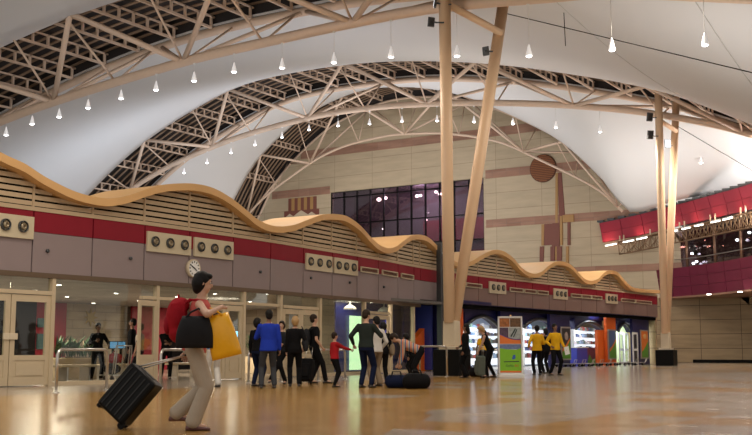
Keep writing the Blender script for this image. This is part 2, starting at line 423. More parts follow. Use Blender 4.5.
# small anchor studs in the mauve panels
for i, (px, py) in enumerate([(46.5, 251), (129.5, 258.5), (259.5, 272), (310, 278), (349, 282.5), (383, 287)]):
    y, z = fac(px, py)
    lab = ['dark round stud on the second mauve panel from the left', 'dark round stud on the mauve panel left of the nozzle panels', 'dark round stud on the panel right of the walking woman', 'dark round stud on panel above the double doors', 'dark round stud on panel right of the double doors', 'dark round stud on mauve panel nearest the grey pole'][i]
    tag(MB().lathe([(.045, 0), (.045, .05), (.03, .06)], (XF(y)+.02, y, z), 12, Matrix.Rotation(pi/2, 3, 'Y')).build('panel_stud', m_dsteel), lab, 'stud', 'studs on the mauve panels')

# clock, hung on a short bracket
cy, cz = fac(191, 268.5)
ck = thing('wall_clock', 'round white analogue wall clock with black numerals above walking woman', 'clock', (XF(cy)+.06, cy, cz))
Rc = Matrix.Rotation(pi/2, 3, 'Y'); cr = .255
MB().lathe([(cr, -.04), (cr, .07), (cr*.93, .085), (cr*.90, .06)], (XF(cy)+.06, cy, cz), 32, Rc).build('case', m_cream, ck)
MB().lathe([(cr*.9, .055), (cr*.9, .065)], (XF(cy)+.06, cy, cz), 32, Rc).build('dial', mat('dial_white', (.92, .93, .92), .4), ck)
tk = MB()
for k in range(12):
    a = 2*pi*k/12; d = V((0, sin(a), cos(a))); c = V((XF(cy)+.132, cy, cz))
    L_ = .05
    tk.bar(c+d*cr*.62, c+d*cr*.80, .03, .006, V((1, 0, 0)))
tk.build('hour_marks', m_black, ck)
def hand(a, l, w): 
    d = V((0, sin(a), cos(a))); c = V((XF(cy)+.14, cy, cz)); return MB().bar(c-d*.04, c+d*l, w, .006, V((1, 0, 0)))
hand(radians(-60), .19, .018).build('minute_hand', m_black, ck); hand(radians(125), .12, .026).build('hour_hand', m_black, ck)
hand(radians(-62), .13, .03).build('second_hand', m_black, ck)

# grey steel post in front of the facade joint
gy = Y_(433, 320)
gp = thing('steel_post', 'tall dark grey steel post standing in front of the facade joint', 'post', (XF(gy)+.35, gy, 0))
MB().box((XF(gy)+.35, gy, 2.65), (.24, .22, 5.3)).build('shaft', m_dsteel, gp, bevel=.02)
MB().box((XF(gy)+.35, gy, 5.33), (.30, .28, .06)).build('cap', m_dsteel, gp)
MB().lathe([(.035, 0), (.05, .05), (.02, .08)], (XF(gy)+.48, gy, 4.9), 10, Rc).build('sensor', m_white, gp)
# ------------------------------------------------------------------ glazing and doors under the fascia
DZ = 2.2
def post(y, name='mullion', z1=2.6, w=.11, m=m_frame, parent=None, o=0.0):
    return MB().box((XF(y)-.05+o, y, z1/2), (.14, w, z1)).build(name, m, parent or wl)
gl_posts = [Y_(p, 330) for p in (-75, 52, 157, 205, 281, 320.5, 365, 391.5, 414)]
for y in gl_posts: post(y)
def leaf(y0, y1, num, parent=None, split=True, midp=True, handle=None):
    """closed glazed door leaf between y0 and y1 in the facade plane"""
    d = struct('door_%d' % num, (XF((y0+y1)/2), (y0+y1)/2, 0))
    g = .012; a, b = y0+g, y1-g; w = .13
    f = MB()
    for q in (a+w/2, b-w/2): f.box((XF(q)-.05, q, .02+(DZ-.04)/2), (.07, w, DZ-.06))
    f.bar((XF(a)-.05, a+w, DZ-.11), (XF(b)-.05, b-w, DZ-.11), .065, .16); f.bar((XF(a)-.05, a+w, .12), (XF(b)-.05, b-w, .12), .065, .18)
    f.bar((XF(a)-.05, a+w, .68), (XF(b)-.05, b-w, .68), .065, .12)
    f.build('door_frame', m_frame, d)
    MB().bar((XF(a)-.05, a+w, .41), (XF(b)-.05, b-w, .41), .03, .42).build('kick_panel', m_frame, d)
    MB().bar((XF(a)-.03, a+w+.07, .41), (XF(b)-.03, b-w-.07, .41), .03, .30).build('raised_field', m_frame, d)
    MB().bar((XF(a)-.05, a+w, 1.405), (XF(b)-.05, b-w, 1.405), .012, 1.34).build('pane', m_glass, d)
    q = b-w/2 if handle == 'R' else a+w/2
    MB().box((XF(q)+.005, q, 1.18), (.05, .24, .15)).build('push_plate', m_cream, d, bevel=.01)
    return d
dn = 0
def closed(pa, pb, n, hd=None):
    global dn
    ya, yb = Y_(pa, 340), Y_(pb, 340); w = (yb-ya)/n
    for i in range(n):
        dn += 1; leaf(ya+i*w, ya+(i+1)*w, dn, handle=hd or ('R' if i % 2 == 0 else 'L'))
    m = MB(); m.bar((XF(ya)-.05, ya, DZ+.04), (XF(yb)-.05, yb, DZ+.04), .13, .09); m.build('transom_bar', m_frame, wl)
    MB().bar((XF(ya)-.06, ya, (DZ+.09+2.6)/2), (XF(yb)-.06, yb, (DZ+.09+2.6)/2), .012, 2.6-DZ-.09).build('transom_pane', m_glass, wl)
closed(-75, 10, 2, 'R')
closed(10, 50.5, 1, 'L')
closed(283, 318.5, 2)
closed(367, 390, 1)
# fixed panes
def pane(pa, pb, z0=.1, z1=2.6, name='fixed_pane'):
    ya, yb = Y_(pa, 340), Y_(pb, 340)
    rings = [[V((XF(q)-.066, q, z0)), V((XF(q)-.054, q, z0)), V((XF(q)-.054, q, z1)), V((XF(q)-.066, q, z1))] for q in ysteps(ya, yb, 1)]
    MB().loft(rings, False).build(name, m_glass, wl)
    strip(MB(), ya, yb, 0, .1, -.1, 0).build('sill_rail', m_frame, wl)
pane(54, 128); pane(322.5, 363.5); pane(393, 412.5)
# transoms above the open doorway bays
for pa, pb in ((142, 155.5), (158.5, 203), (246, 279)):
    ya, yb = Y_(pa, 320), Y_(pb, 320)
    strip(MB(), ya, yb, DZ+.02, DZ+.1, -.12, .02).build('transom_bar', m_frame, wl)
    strip(MB(), ya, yb, DZ+.1, 2.6, -.066, -.054).build('transom_pane', m_glass, wl)
# open leaves swung into the hall
def open_leaf(py_, ang, num, w=1.0, side=1):
    d = struct('door_%d' % num, (XF(py_), py_, 0))
    R = Matrix.Rotation(ang, 3, 'Z'); c = V((XF(py_)+.04, py_, 0))
    P = lambda a, z: c + R @ V((0, a, 0)) + V((0, 0, z))
    up = V((0, 0, 1)); f = MB()
    for a in (.06, w-.06): f.bar(P(a, .03), P(a, DZ-.03), .11, .05, R @ V((1, 0, 0)))
    for z, h in ((DZ-.1, .14), (.12, .16), (.68, .12)): f.bar(P(.12, z), P(w-.12, z), .05, h)
    f.build('door_frame', m_frame, d)
    MB().bar(P(.12, .41), P(w-.12, .41), .03, .42).build('kick_panel', m_frame, d)
    MB().bar(P(.12, 1.39), P(w-.12, 1.39), .012, 1.30).build('pane', m_glass, d)
    MB().box(P(w-.08, 1.18)+R @ V((.03, 0, 0)), (.04, .16, .14), R=R).build('push_plate', m_cream, d)
open_leaf(Y_(157, 330)-.08, radians(-166), 10, .92)
closed(208, 243, 2); post(Y_(244, 330))

# ------------------------------------------------------------------ landside room behind the glass
lr = struct('wall_landside', (-33.5, 25, 0))
MB().box((-33.6, (YB-.3)/2, 1.4), (.2, YB-.3, 2.8)).build('stone_wall', m_lstone, lr)
MB().box((-27.4, YS-.6, 1.4), (12.6, .2, 2.8)).build('end_wall', m_lstone, lr)
MB().box((-27.7, YB-.42, 1.4), (11.9, .12, 2.8)).build('end_wall', brick_mat('landside_end_stone', (.42, .36, .27), (.36, .30, .22), (.25, .2, .15), 1.2, .35, ('X', 'Z'), offset=.5), lr)
S(MB().box((-27.3, (YB-.4)/2, 2.80), (12.6, YB-.4, .1)).build('ceiling_landside', m_lceil))
MB().box((-22.3, YB-.55, 1.4), (1.3, .08, 2.7)).build('blue_end_panel', bpy.data.materials['deep_blue_wall'] if 'deep_blue_wall' in bpy.data.materials else mat('deep_blue_wall', (.02, .03, .22), .35), lr)
# red portal wall with dark doorways
def patch(px0, px1, z0, z1, x, m, name='wall_patch', th=.12, par=None):
    a, b = onx(px0, 330, x), onx(px1, 330, x)
    return MB().box((x-th/2, (a.y+b.y)/2, (z0+z1)/2), (th, abs(b.y-a.y), z1-z0)).build(name, m, par or lr)
m_redw = mat('red_wall', (.28, .015, .03), .5); m_teal = mat('teal_screen', (.07, .14, .15), .4)
patch(36, 66, 0, 2.74, -33.1, m_redw, 'red_wall_panel'); patch(132, 168, 0, 2.74, -33.1, m_redw, 'red_wall_panel')
patch(-30, 36, 0, 2.74, -32.0, m_dark, 'dark_doorway')
patch(168, 215, 0, 2.1, -33.1, m_dark, 'dark_doorway')
patch(236, 282, 0, 2.0, -32.0, mat('dull_green_panel', (.03, .07, .05), .5), 'green_wall_panel')
# framed pictures / screens on the red panel
for i, (a, b, z0, z1) in enumerate([(38, 46, .9, 1.5), (38, 46, 1.75, 2.1)]):
    y0, y1 = onx(a, 330, -33).y, onx(b, 330, -33).y
    tag(MB().box((-33.04, (y0+y1)/2, (z0+z1)/2), (.06, y1-y0, z1-z0)).build('wall_poster', m_teal), ['teal poster on the red wall behind the left doors, lower one', 'teal poster on the red wall behind the left doors, upper one'][i], 'poster', 'teal posters behind the left doors')
# yellow star ornament on the stone wall
c = onx(92, 315, -33.4); st = []
for k in range(16):
    r = .38 if k % 2 == 0 else .17; a = 2*pi*k/16; st.append((-33.5, c.y+r*sin(a), c.z-.1+r*cos(a)))
tag(MB().prism(st, (.05, 0, 0)).build('star_ornament', mat('yellow_ornament', (.36, .26, .08), .5)), 'yellow star shaped ornament on the stone wall behind the glass', 'ornament')
# ceiling spotlights behind the glass
spx = [(59, 284), (67, 296), (93.5, 302.5), (6.5, 289), (35, 289.5), (22, 298), (116, 292.5), (139, 300), (177, 296), (215, 293), (250, 301), (268, 293), (225, 301), (325, 298), (336, 302.5), (354, 303), (372, 302)]
sp0 = None
for i, p in enumerate(spx):
    q = onz(*p, 2.745)
    if q.x > -21.2: q.x = -21.5
    if q.x < -33: q.x = -32.8
    if sp0 is None:
        sp0 = thing('ceiling_spotlight', 'x', 'ceiling light', q, group='spotlights in the landside ceiling')
        MB().lathe([(.09, 0), (.09, -.03), (.07, -.03)], (0, 0, 0), 14).build('rim', m_white, sp0, local=True)
        MB().lathe([(.065, -.02), (.065, -.035)], (0, 0, 0), 14).build('lens', m_spot, sp0, local=True); o = sp0
    else: o = copy_tree(sp0, loc=q)
    o['label'] = 'small glowing round spotlight in the grey ceiling behind the glass doors'
for (x, y) in ((-25, 13), (-25, 21), (-25, 29), (-22.0, 33.5), (-30, 17), (-30, 26), (-30, 35)):
    lamp('AREA', 'landside_ceiling_light', (x, y, 2.7), 190 if x < -23 else 45, (1, .85, .66), 1.6, (x, y, 0))
# bench and planters
def bench(px0, px1, x, lab):
    a, b = onx(px0, 365, x).y, onx(px1, 365, x).y
    t = thing('bench', lab, 'bench', (x, (a+b)/2, 0), group='benches behind the glass')
    MB().box((x, (a+b)/2, .43), (.45, b-a, .07)).build('seat', m_frame, t, bevel=.02)
    for q in (a+.25, b-.25):
        MB().box((x, q, .2), (.38, .05, .40)).build('leg', m_steel, t)
bench(56, 92, -22.6, 'long low pale bench inside behind the left fixed glass')
bench(96, 128, -22.8, 'long low pale bench inside below the black case')
bench(168, 200, -23.6, 'low pale bench inside behind the walking woman')
def planter(px, x, h, lab, w=1.6, n=26):
    b = onx(px, 365, x); y = b.y
    t = thing('planter_box', lab, 'planter', (x, y, 0), group='planters behind the glass')
    MB().box((x, y, .32), (.6, w, .64)).build('trough', m_frame, t, bevel=.02)
    MB().box((x, y, .645), (.5, w-.1, .02)).build('soil', m_dark, t)
    pl = thing('leafy_plant', lab.replace('planter box', 'bushy dark green plant in planter'), 'plant', (x, y, .64), group='plants behind the glass')
    lf = MB(); rr = random.Random(int(px))
    for k in range(n*4):
        a = rr.uniform(0, 2*pi); L0 = rr.uniform(.25, .75)*h; base = V((x+rr.uniform(-.15, .15), y+rr.uniform(-w*.35, w*.35), .64))
        tip = base + V((cos(a)*L0*.45, sin(a)*L0*.5, L0)); mid = base.lerp(tip, .5)+V((0, 0, .06))
        sd = V((-sin(a), cos(a), 0))*rr.uniform(.03, .055)
        lf.add([base, mid-sd, tip+V((cos(a)*.08, sin(a)*.08, -.06)), mid+sd, mid+V((0, 0, .02))], [(0, 1, 4), (0, 4, 3), (1, 2, 4), (4, 2, 3)])
    lf.build('foliage', mat('leaf_green', (.03, .09, .03), .5, var=.4, scale=20), pl, fixn=False)
    sm_ = MB()
    for k in range(5): sm_.tube((x, y-w*.3+k*w*.15, .64), (x, y-w*.3+k*w*.15, .64+h*.5), .015)
    sm_.build('stems', m_slat, pl)
planter(75, -24.6, 1.0, 'planter box beside the left doors behind the glass', 2.0)
planter(258, -25, 1.3, 'planter box behind the man in blue', 1.2)
# small blue screens
for i, (px, py) in enumerate([(236, 334), (113, 345), (121, 345)]):
    p = onx(px, py, -30)
    t = thing('display_screen', ['small bright blue screen seen right of the yellow bag', 'small dim blue screen behind the glass, left of the pair', 'small dim blue screen behind the glass, right of the pair'][i], 'screen', (p.x, p.y, 0))
    MB().box(p, (.06, .42, .30)).build('housing', m_black, t)
    MB().box(p+V((.035, 0, 0)), (.01, .36, .24)).build('screen', mat('blue_screen_glow', (.1, .4, .9), .4, emit=(.2, .6, 1), estr=2.5 if i == 0 else .1), t)
    MB().box((p.x, p.y, p.z/2-.08), (.05, .08, p.z-.15)).build('stand', m_black, t)
# stone pillar and blue room to the right
pz = patch(322, 334.5, 0, 2.74, -21.6, m_lstone, 'stone_pillar', .9)
MB().box((-23.0, (onx(334.5, 330, -23.0).y+YB-.5)/2, 1.4), (.12, YB-.5-onx(334.5, 330, -23.0).y, 2.7)).build('blue_partition', bpy.data.materials['deep_blue_wall'], lr)
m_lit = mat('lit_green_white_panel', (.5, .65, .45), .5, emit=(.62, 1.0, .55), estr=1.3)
a, b = onx(349.5, 330, -22.9).y, onx(363, 330, -22.9).y
tag(MB().box((-22.88, (a+b)/2, 1.15), (.06, b-a, 2.1)).build('lit_doorway', m_lit), 'bright pale green lit doorway in the blue wall behind the embracing couple', 'doorway')
a, b = onx(385, 330, -22.9).y, onx(389.5, 330, -22.9).y
tag(MB().box((-22.88, (a+b)/2, 1.35), (.05, b-a, 1.5)).build('blue_banner', mat('royal_blue_banner', (.03, .05, .6), .4, emit=(.03, .05, .7), estr=.5)), 'narrow bright blue banner seen through glass door beside couple', 'banner')
for i, px in enumerate((350, 384)):
    q = onz(px, 311, 2.42); q.x = -22.3; q.y = onx(px, 311, -22.3).y
    t = thing('dome_camera', ['white dome lamp hanging above the bright doorway', 'white dome lamp hanging inside the narrow glass door'][i], 'lamp', (q.x, q.y, 2.4))
    MB().lathe([(.25, 0), (.24, .06), (.12, .16), (.03, .19), (.03, .34)], (q.x, q.y, 2.4), 16).build('dome', m_white, t)

# ------------------------------------------------------------------ shops under the far part of the fascia
sh = struct('wall_shops', (-24, 50, 0))
SX = lambda y: XF(y)-.9
MB().box((-27.2, (YB+YE)/2, 1.6), (.2, YE-YB+6, 3.2)).build('shop_back_wall', mat('shop_back', (.45, .5, .6), .5), sh)
MB().box((-24.2, YB-.2, 1.6), (5.6, .2, 3.2)).build('shop_side_wall', m_blue, sh)
MB().box((-24.0, YE+.15, 2.1), (7.0, .25, 4.2)).build('shop_side_wall', m_stoneR, sh)
S(MB().box((-24.4, (YB+YE)/2, 3.0), (5.6, YE-YB, .12)).build('ceiling_shops', m_blue))
strip(MB(), YB, YE, 2.55, 2.93, -.9, -.6).build('dark_lintel', m_blue, sh)
strip(MB(), YB, YE, 2.90, 2.95, -.9, .0).build('soffit', m_blue, sh)
def SYo(px, o, py=345):
    y = 50.0
    for _ in range(12): y = onx(px, py, XF(y)+o).y
    return y
def SY(px, py=345): return Y_(px, py)
def pillar(pa, pb, m, name, z=2.93, o=-.35, th=.16):
    a, b = SYo(pa, o), SYo(pb, o)
    x = XF((a+b)/2)+o
    return MB().box((x-th/2, (a+b)/2, z/2), (th, b-a, z)).build(name, m, sh)
pillar(455, 463.5, m_orange, 'orange_pillar'); pillar(500, 523, m_blue, 'blue_pillar'); pillar(548.5, 572, m_blue, 'blue_pillar')
pillar(606, 617, m_orange, 'orange_pillar'); pillar(597, 606, m_orange, 'orange_pillar', z=2.0, o=-.45); pillar(632, 650.5, m_blue, 'blue_pillar')
a, b, c_, d_ = SY(422), SY(430), SY(439), SY(462)
MB().prism([(XF(b)-.5, b-.35, 0), (XF(b)-.5, b+.55, 0), (XF(b)-.5, b+.6, 1.15), (XF(b)-.5, b+2.0, 2.2), (XF(b)-.5, b+2.0, 2.75), (XF(b)-.5, b-.35, 1.3)], (-.25, 0, 0)).build('orange_buttress', m_orange, sh)
MB().box((XF(b)-1.0, (b+d_)/2-.4, 1.4), (.1, d_-b+.2, 2.9)).build('dark_blue_wall', m_blue, sh)
# arched valances over the openings
def valance(pa, pb, zs, zc, m=None):
    a, b = SYo(pa, -.62), SYo(pb, -.62); n = 14; x = XF((a+b)/2)-.62
    pts = [(x, a, 2.6)]
    for k in range(n+1):
        t = k/n; pts.append((x, a+(b-a)*t, zs+(zc-zs)*sin(pi*t)**.8))
    pts.append((x, b, 2.6))
    MB().prism(pts, (-.3, 0, 0)).build('arched_valance', m or m_blue, sh)
    n = 20
    MB().path([(x+.06, a+(b-a)*k/n, zs+.02+(zc-zs)*sin(pi*k/n)**.8) for k in range(n+1)], .09, 8).build('arch_trim', m_dsteel, sh)
valance(464, 500, 1.9, 2.42); valance(521, 559, 2.0, 2.45); valance(572, 605, 2.0, 2.40); valance(617, 632, 1.95, 2.45)
# shop interiors: shelves of goods, counters, lights
m_glow = mat('white_shop_panel', (.75, .8, .85), .5, emit=(.85, .92, 1), estr=.95)
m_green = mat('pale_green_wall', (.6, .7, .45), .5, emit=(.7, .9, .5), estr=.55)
def shelfunit(pa, pb, x, lab, z1=2.0):
    a, b = onx(pa, 345, x).y, onx(pb, 345, x).y
    t = thing('display_shelf', lab, 'shelf', (x, (a+b)/2, 0), group='lit shop shelves')
    MB().box((x-.2, (a+b)/2, z1/2+.1), (.05, b-a, z1)).build('light_panel', m_glow, t)
    for q in (a, b): MB().box((x, q, z1/2+.1), (.42, .04, z1+.1)).build('side_panel', m_white, t)
    zz = .45
    while zz < z1:
        MB().box((x, (a+b)/2, zz), (.4, b-a, .03)).build('shelf', m_white, t); zz += .38
    return t, a, b
rr = random.Random(3); goods = [mat('goods_%s' % n, c, .4) for n, c in (('navy', (.06, .08, .16)), ('red', (.25, .05, .04)), ('white', (.6, .6, .6)), ('green', (.12, .2, .16)), ('brown', (.10, .08, .06)), ('sky', (.22, .32, .45)))]
gi = 0
for (pa, pb, x, lab, ln) in ((463, 500, -24.3, 'lit shelf of goods behind the woman dressed in black at near column', 'near the column'), (521, 551, -23.7, 'lit shelf of goods behind the two standing yellow shirted staff', 'behind the staff'), (571, 598, -22.7, 'lit shelf of goods over the blue counter', 'over the blue counter')):
    t, a, b = shelfunit(pa, pb, x, lab, 2.0)
    for k, zz in enumerate((.45, .83, 1.21, 1.59, 1.97)):
        y = a+.1
        while y < b-.25:
            w = rr.uniform(.14, .34); h = rr.uniform(.14, .27)
            g = MB(); g.box((x+.08, y+w/2, zz+.015+h*.4), (.2, w, h*.8)); g.box((x+.08, y+w/2, zz+.015+h*.9), (.12, w*.5, h*.2))
            tag(g.build('packaged_good', goods[rr.randrange(6)], bevel=.01), 'packaged good standing on the lit shelf '+ln, 'package', 'goods on the shelf '+ln)
            y += w+rr.uniform(.05, .25)
# counter, planter, pale doorway room
p0, p1 = onx(573, 360, -21.9), onx(583.5, 360, -21.9)
ct = thing('shop_counter', 'bright blue box counter between poster pillar and purple panel', 'counter', (-21.9, (p0.y+p1.y)/2, 0))
MB().box((-21.9, (p0.y+p1.y)/2, .5), (.5, p1.y-p0.y, 1.0)).build('body', m_blue2, ct, bevel=.02)
MB().box((-21.9, (p0.y+p1.y)/2, 1.02), (.6, p1.y-p0.y+.1, .05)).build('top', m_white, ct)
p2 = onx(597, 360, -21.9)
ct = thing('shop_counter', 'purple counter front with green slanted decoration right of the blue one', 'counter', (-21.9, (p1.y+p2.y)/2, 0))
MB().box((-22.0, (p1.y+p2.y)/2, .5), (.4, p2.y-p1.y-.1, 1.0)).build('body', mat('purple_panel', (.10, .03, .12), .5), ct)
MB().prism([(-21.75, p1.y+.15, 0), (-21.75, p2.y-.3, 0), (-21.75, p2.y-.5, .45), (-21.75, (p1.y+p2.y)/2, .25), (-21.75, p1.y+.6, .6)], (-.03, 0, 0)).build('green_decoration', mat('leaf_print', (.06, .3, .05), .5), ct)
a, b = onx(614, 345, -22.4).y, onx(636, 345, -22.4).y
MB().box((-22.4, (a+b)/2, 1.5), (.1, b-a, 2.9)).build('pale_green_wall', m_green, sh)
for i, (pa, pb, x) in enumerate(((619.5, 623.2, -21.9), (624.5, 628, -22.1), (633, 637.5, -20.75))):
    a, b = onx(pa, 345, x).y, onx(pb, 345, x).y
    t = thing('white_door_frame', ['white framed glazed door at left of the pale green doorway', 'white framed glazed door deeper in the pale green doorway', 'white framed door leaf at right of the pale green doorway'][i], 'door', (x, (a+b)/2, 0))
    f = MB()
    for q in (a, b): f.box((x, q, .95), (.06, .1, 1.9))
    for z in (.12, .9, 1.87): f.box((x, (a+b)/2, z), (.06, b-a, .12))
    f.build('frame', m_white, t)
    MB().box((x, (a+b)/2, 1.0), (.01, b-a, 1.7)).build('pane', m_glass, t)
for px, e, x in ((485, 200, -23.0), (538, 200, -22.6), (586, 200, -21.9), (626, 200, -21.6)):
    y = onx(px, 330, x).y; lamp('AREA', 'shop_ceiling_light', (x, y, 2.85), e, (.9, .95, 1), 1.2, (x, y, 0))

# posters on the pillars
m_pgreen = mat('poster_green', (.10, .30, .03), .4); m_por = mat('poster_orange', (.75, .2, .03), .4); m_pbl = mat('poster_blue', (.08, .14, .30), .4)
m_pdk = mat('poster_dark', (.03, .025, .03), .4); m_pfr = mat('poster_frame', (.38, .35, .33), .4, .3)
def poster(pa, pb, z0, z1, off, kind, lab):
    a, b = SYo(pa, off), SYo(pb, off); y = (a+b)/2; x = XF(y)+off; w = b-a
    t = thing('framed_poster', lab, 'poster', (x, y, z0))
    MB().box((x-.03, y, (z0+z1)/2), (.05, w, z1-z0)).build('frame', m_pfr, t)
    a += .12; b -= .12; Z0 = z0+.08; Z1 = z1-.08; H_ = Z1-Z0
    Pn = lambda pts, m, n, d=.0: MB().prism([(x+d, a+(b-a)*u, Z0+H_*v) for u, v in pts], (.006, 0, 0)).build(n, m, t)
    Pn([(0, 0), (1, 0), (1, 1), (0, 1)], {0: m_pdk, 1: m_pbl, 2: m_por}[kind], 'print')
    cur = [(0, .22), (.3, .3), (.6, .42), (1, .62)]
    Pn([(0, 0), (1, 0)]+list(reversed([(u, v) for u, v in cur])), m_pgreen, 'green_field', .008)
    Pn([(u, v) for u, v in cur]+[(1, .70), (.6, .52), (.3, .40), (0, .34)], m_por, 'orange_sweep', .010)
    if kind == 0: MB().ell((x+.02, (a+b)/2, Z0+H_*.74), (.015, w*.2, H_*.14)).build('motif', mat('poster_tan', (.35, .28, .25), .5), t)
    if kind == 2: MB().ell((x+.02, (a+b)/2, Z0+H_*.8), (.015, w*.22, H_*.1)).build('motif', m_trim, t)
poster(560.5, 572, .35, 2.1, -.28, 0, 'framed poster with dark upper half and green foot on blue pillar')
poster(607.8, 617.2, .35, 2.05, -.28, 1, 'framed poster with blue upper half and green foot on orange pillar')
poster(640.5, 649, .35, 2.1, -.28, 2, 'framed orange and green poster on the last blue pillar')

# row of parked luggage trolleys
def trolley(loc, rz, lab, group):
    t = thing('luggage_trolley', lab, 'trolley', loc, rz, group)
    b = MB()
    for s in (-.25, .25): b.bar((s, -.4, .16), (s*.6, .45, .16), .03, .03)
    for y in (-.3, 0, .3): b.bar((-.24, y, .17), (.24, y, .17), .03, .02)
    b.build('platform', m_steel, t, local=True)
    h = MB().path([(-.26, -.4, .16), (-.27, -.55, .6), (-.27, -.6, .98), (-.2, -.62, 1.0), (.2, -.62, 1.0), (.27, -.6, .98), (.27, -.55, .6), (.26, -.4, .16)], .02, 6)
    h.bar((-.27, -.52, .5), (.27, -.52, .5), .02, .02); h.build('handle_frame', m_steel, t, local=True)
    for x, y in ((-.24, -.38), (.24, -.38), (0, .42)):
        MB().lathe([(.07, -.02), (.08, 0), (.07, .02)], (x, y, .08), 10, Matrix.Rotation(pi/2, 3, 'Y')).build('wheel', m_black, t, local=True)
    return t
for i in range(9):
    px = 560+i*9.0; y = SY(px, 365)
    loc = (XF(y)+.25, y, 0)
    if i == 0: tr0 = trolley(loc, radians(100), 'x', 'low trolleys parked in a row before the shops'); o = tr0
    else: o = copy_tree(tr0, loc, radians(100+(-1)**i*4))
    o['label'] = 'low grey luggage trolley parked in the row in front of the far shops'
    for c in kids(o): 
        if c.name.startswith('handle'): c.scale = (1, 1, .38)
# ------------------------------------------------------------------ roof arches
T1 = interp([(-6, 7.5), (3, 11.2), (10, 13.0), (16, 14.3), (22.4, 15.06), (26, 15.2), (31.3, 15.14), (36, 14.7), (40.7, 13.92), (45.4, 12.85), (52, 10.9), (60, 8.2), (70, 4.0), (78, 0)])
B1 = interp([(-6, 7.4), (3, 10.8), (8, 12.2), (13, 12.7), (18.5, 13.18), (26.4, 13.1), (30.2, 12.95), (37.6, 12.3), (41.8, 11.75), (50, 10.2), (58, 8.2), (70, 3.9), (78, 0)])
T2 = interp([(-2, 4.2), (5, 8.6), (12.1, 12.5), (16.8, 14.9), (22.6, 16.8), (28, 18.2), (34.2, 19.25), (40, 19.6), (45.6, 19.42), (49.4, 18.6), (55.6, 16.3), (61.2, 13.0), (67, 8.5), (76, 0)])
B2 = interp([(-2, 4.0), (5, 8.4), (12.7, 12.5), (18, 14.3), (22.9, 15.4), (27.8, 16.2), (33, 16.8), (37.4, 17.08), (42.6, 17.0), (51.1, 15.9), (59.7, 13.3), (67, 8.4), (76, 0)])
T3 = interp([(16, 2), (23.7, 10.0), (25.2, 12.4), (28.3, 15.6), (33.3, 18.7), (37, 20.5), (40.4, 21.5), (44, 21.9), (46.8, 21.72), (51, 20.6), (53.3, 19.4), (56.1, 17.4), (58, 15.5), (59.2, 13.5), (62, 9), (66, 1)])
B3 = interp([(16, 1.8), (24.5, 10.3), (26.6, 12.4), (31.2, 15.1), (34.5, 16.8), (38.9, 17.94), (42.6, 18.35), (45.2, 18.4), (49.8, 17.8), (53.9, 16.2), (59.1, 13.0), (62, 8.8), (66, 1)])

def arch(lab, yn, yf, yb, T, B, n0, n1, near_nodes, bot_nodes, pstep, rch=.19, sc_=1.0, n_purlin0=None):
    t = thing('roof_truss', lab, 'roof truss', (-40, (yn+yf)/2, 0))
    ns = [n0+(n1-n0)*i/70 for i in range(71)]
    for y, dz in ((yn, .22), (yf, 0)):
        MB().path([(-n, y, T(n)+dz) for n in ns], rch*sc_, 10).build('top_chord', m_tan, t)
    MB().path([(-n, yb, B(n)) for n in ns], rch*1.05*sc_, 10).build('bottom_chord', m_tan, t)
    # zig-zag bracing
    seq = sorted([(n, 't') for n in near_nodes]+[(n, 'b') for n in bot_nodes])
    for (a, ka), (b, kb) in zip(seq, seq[1:]):
        if ka == kb: continue
        for y, dz, r in ((yn, .1, .125), (yf, 0, .10)):
            pa = V((-a, y, T(a)+dz)) if ka == 't' else V((-a, yb, B(a)))
            pb = V((-b, y, T(b)+dz)) if kb == 't' else V((-b, yb, B(b)))
            MB().tube(pa, pb, r*sc_, n=8).build('brace', m_tan, t)
    for n, k in seq:
        for y, dz in ((yn, .1), (yf, 0)):
            MB().tube((-n-(.4 if k == 't' else -.4), y, T(n)+dz), (-n, yb, B(n)), .055*sc_, n=6).build('web_strut', m_tan, t)
    # purlin ladders across the arch and the slatted deck over them
    n = n0+1.0; k = 0
    while n < n1-.5:
        z = T(n)
        p = MB(); ya, yz = yn+.1, yf-.25
        hz = .52*sc_
        p.bar((-n, ya, z+.10), (-n, yz, z+.10), .13, .10); p.bar((-n, ya, z+.10+hz), (-n, yz+.2, z+.10+hz), .10, .07)
        m_ = 6
        for q in range(m_+1):
            y = ya+(yz-ya)*q/m_; p.bar((-n, y, z+.1), (-n, y, z+.12+hz), .10, .10, V((0, 1, 0)))
        p.build('purlin', m_tan, t)
        n += pstep; k += 1
    bt = MB(); nb = 9
    for q in range(nb):
        y = yn+.25+(yf-yn-.4)*q/(nb-1)
        pts = [(-n, y, T(n)+.78*sc_) for n in ns[::2]]
        for a, b in zip(pts, pts[1:]): bt.bar(a, b, .16, .05)
    bt.build('deck_battens', m_batten, t)
    dk = MB()
    rings = [[V((-n, yn-.1, T(n)+1.05)), V((-n, yf+.1, T(n)+1.05)), V((-n, yf+.1, T(n)+1.12)), V((-n, yn-.1, T(n)+1.12))] for n in ns]
    dk.loft(rings, False); dk.build('roof_deck', m_deck, t)
    for y in (yn-.12, yf+.12):
        rings = [[V((-n, y-.03, T(n)+.1)), V((-n, y+.03, T(n)+.1)), V((-n, y+.03, T(n)+1.12)), V((-n, y-.03, T(n)+1.12))] for n in ns]
        MB().loft(rings, False).build('edge_board', m_deck, t)
    return t
arch('nearest big tan truss arch crossing the top of the picture', 29.5, 35.0, 32.2, T1, B1, -4, 74, [.5, 9, 17.3, 25.7, 34, 42, 50.5, 59], [4.5, 13, 21.4, 30, 38, 46, 54.5, 63], 2.25)
arch('middle tan truss arch meeting the far column', 55.7, 61.2, 58.4, T2, B2, 0, 73, [8, 17.6, 28, 37.8, 47.6, 55.6, 63.5], [3.5, 13.2, 22.9, 33, 42.6, 51.3, 59.7, 67], 2.4)
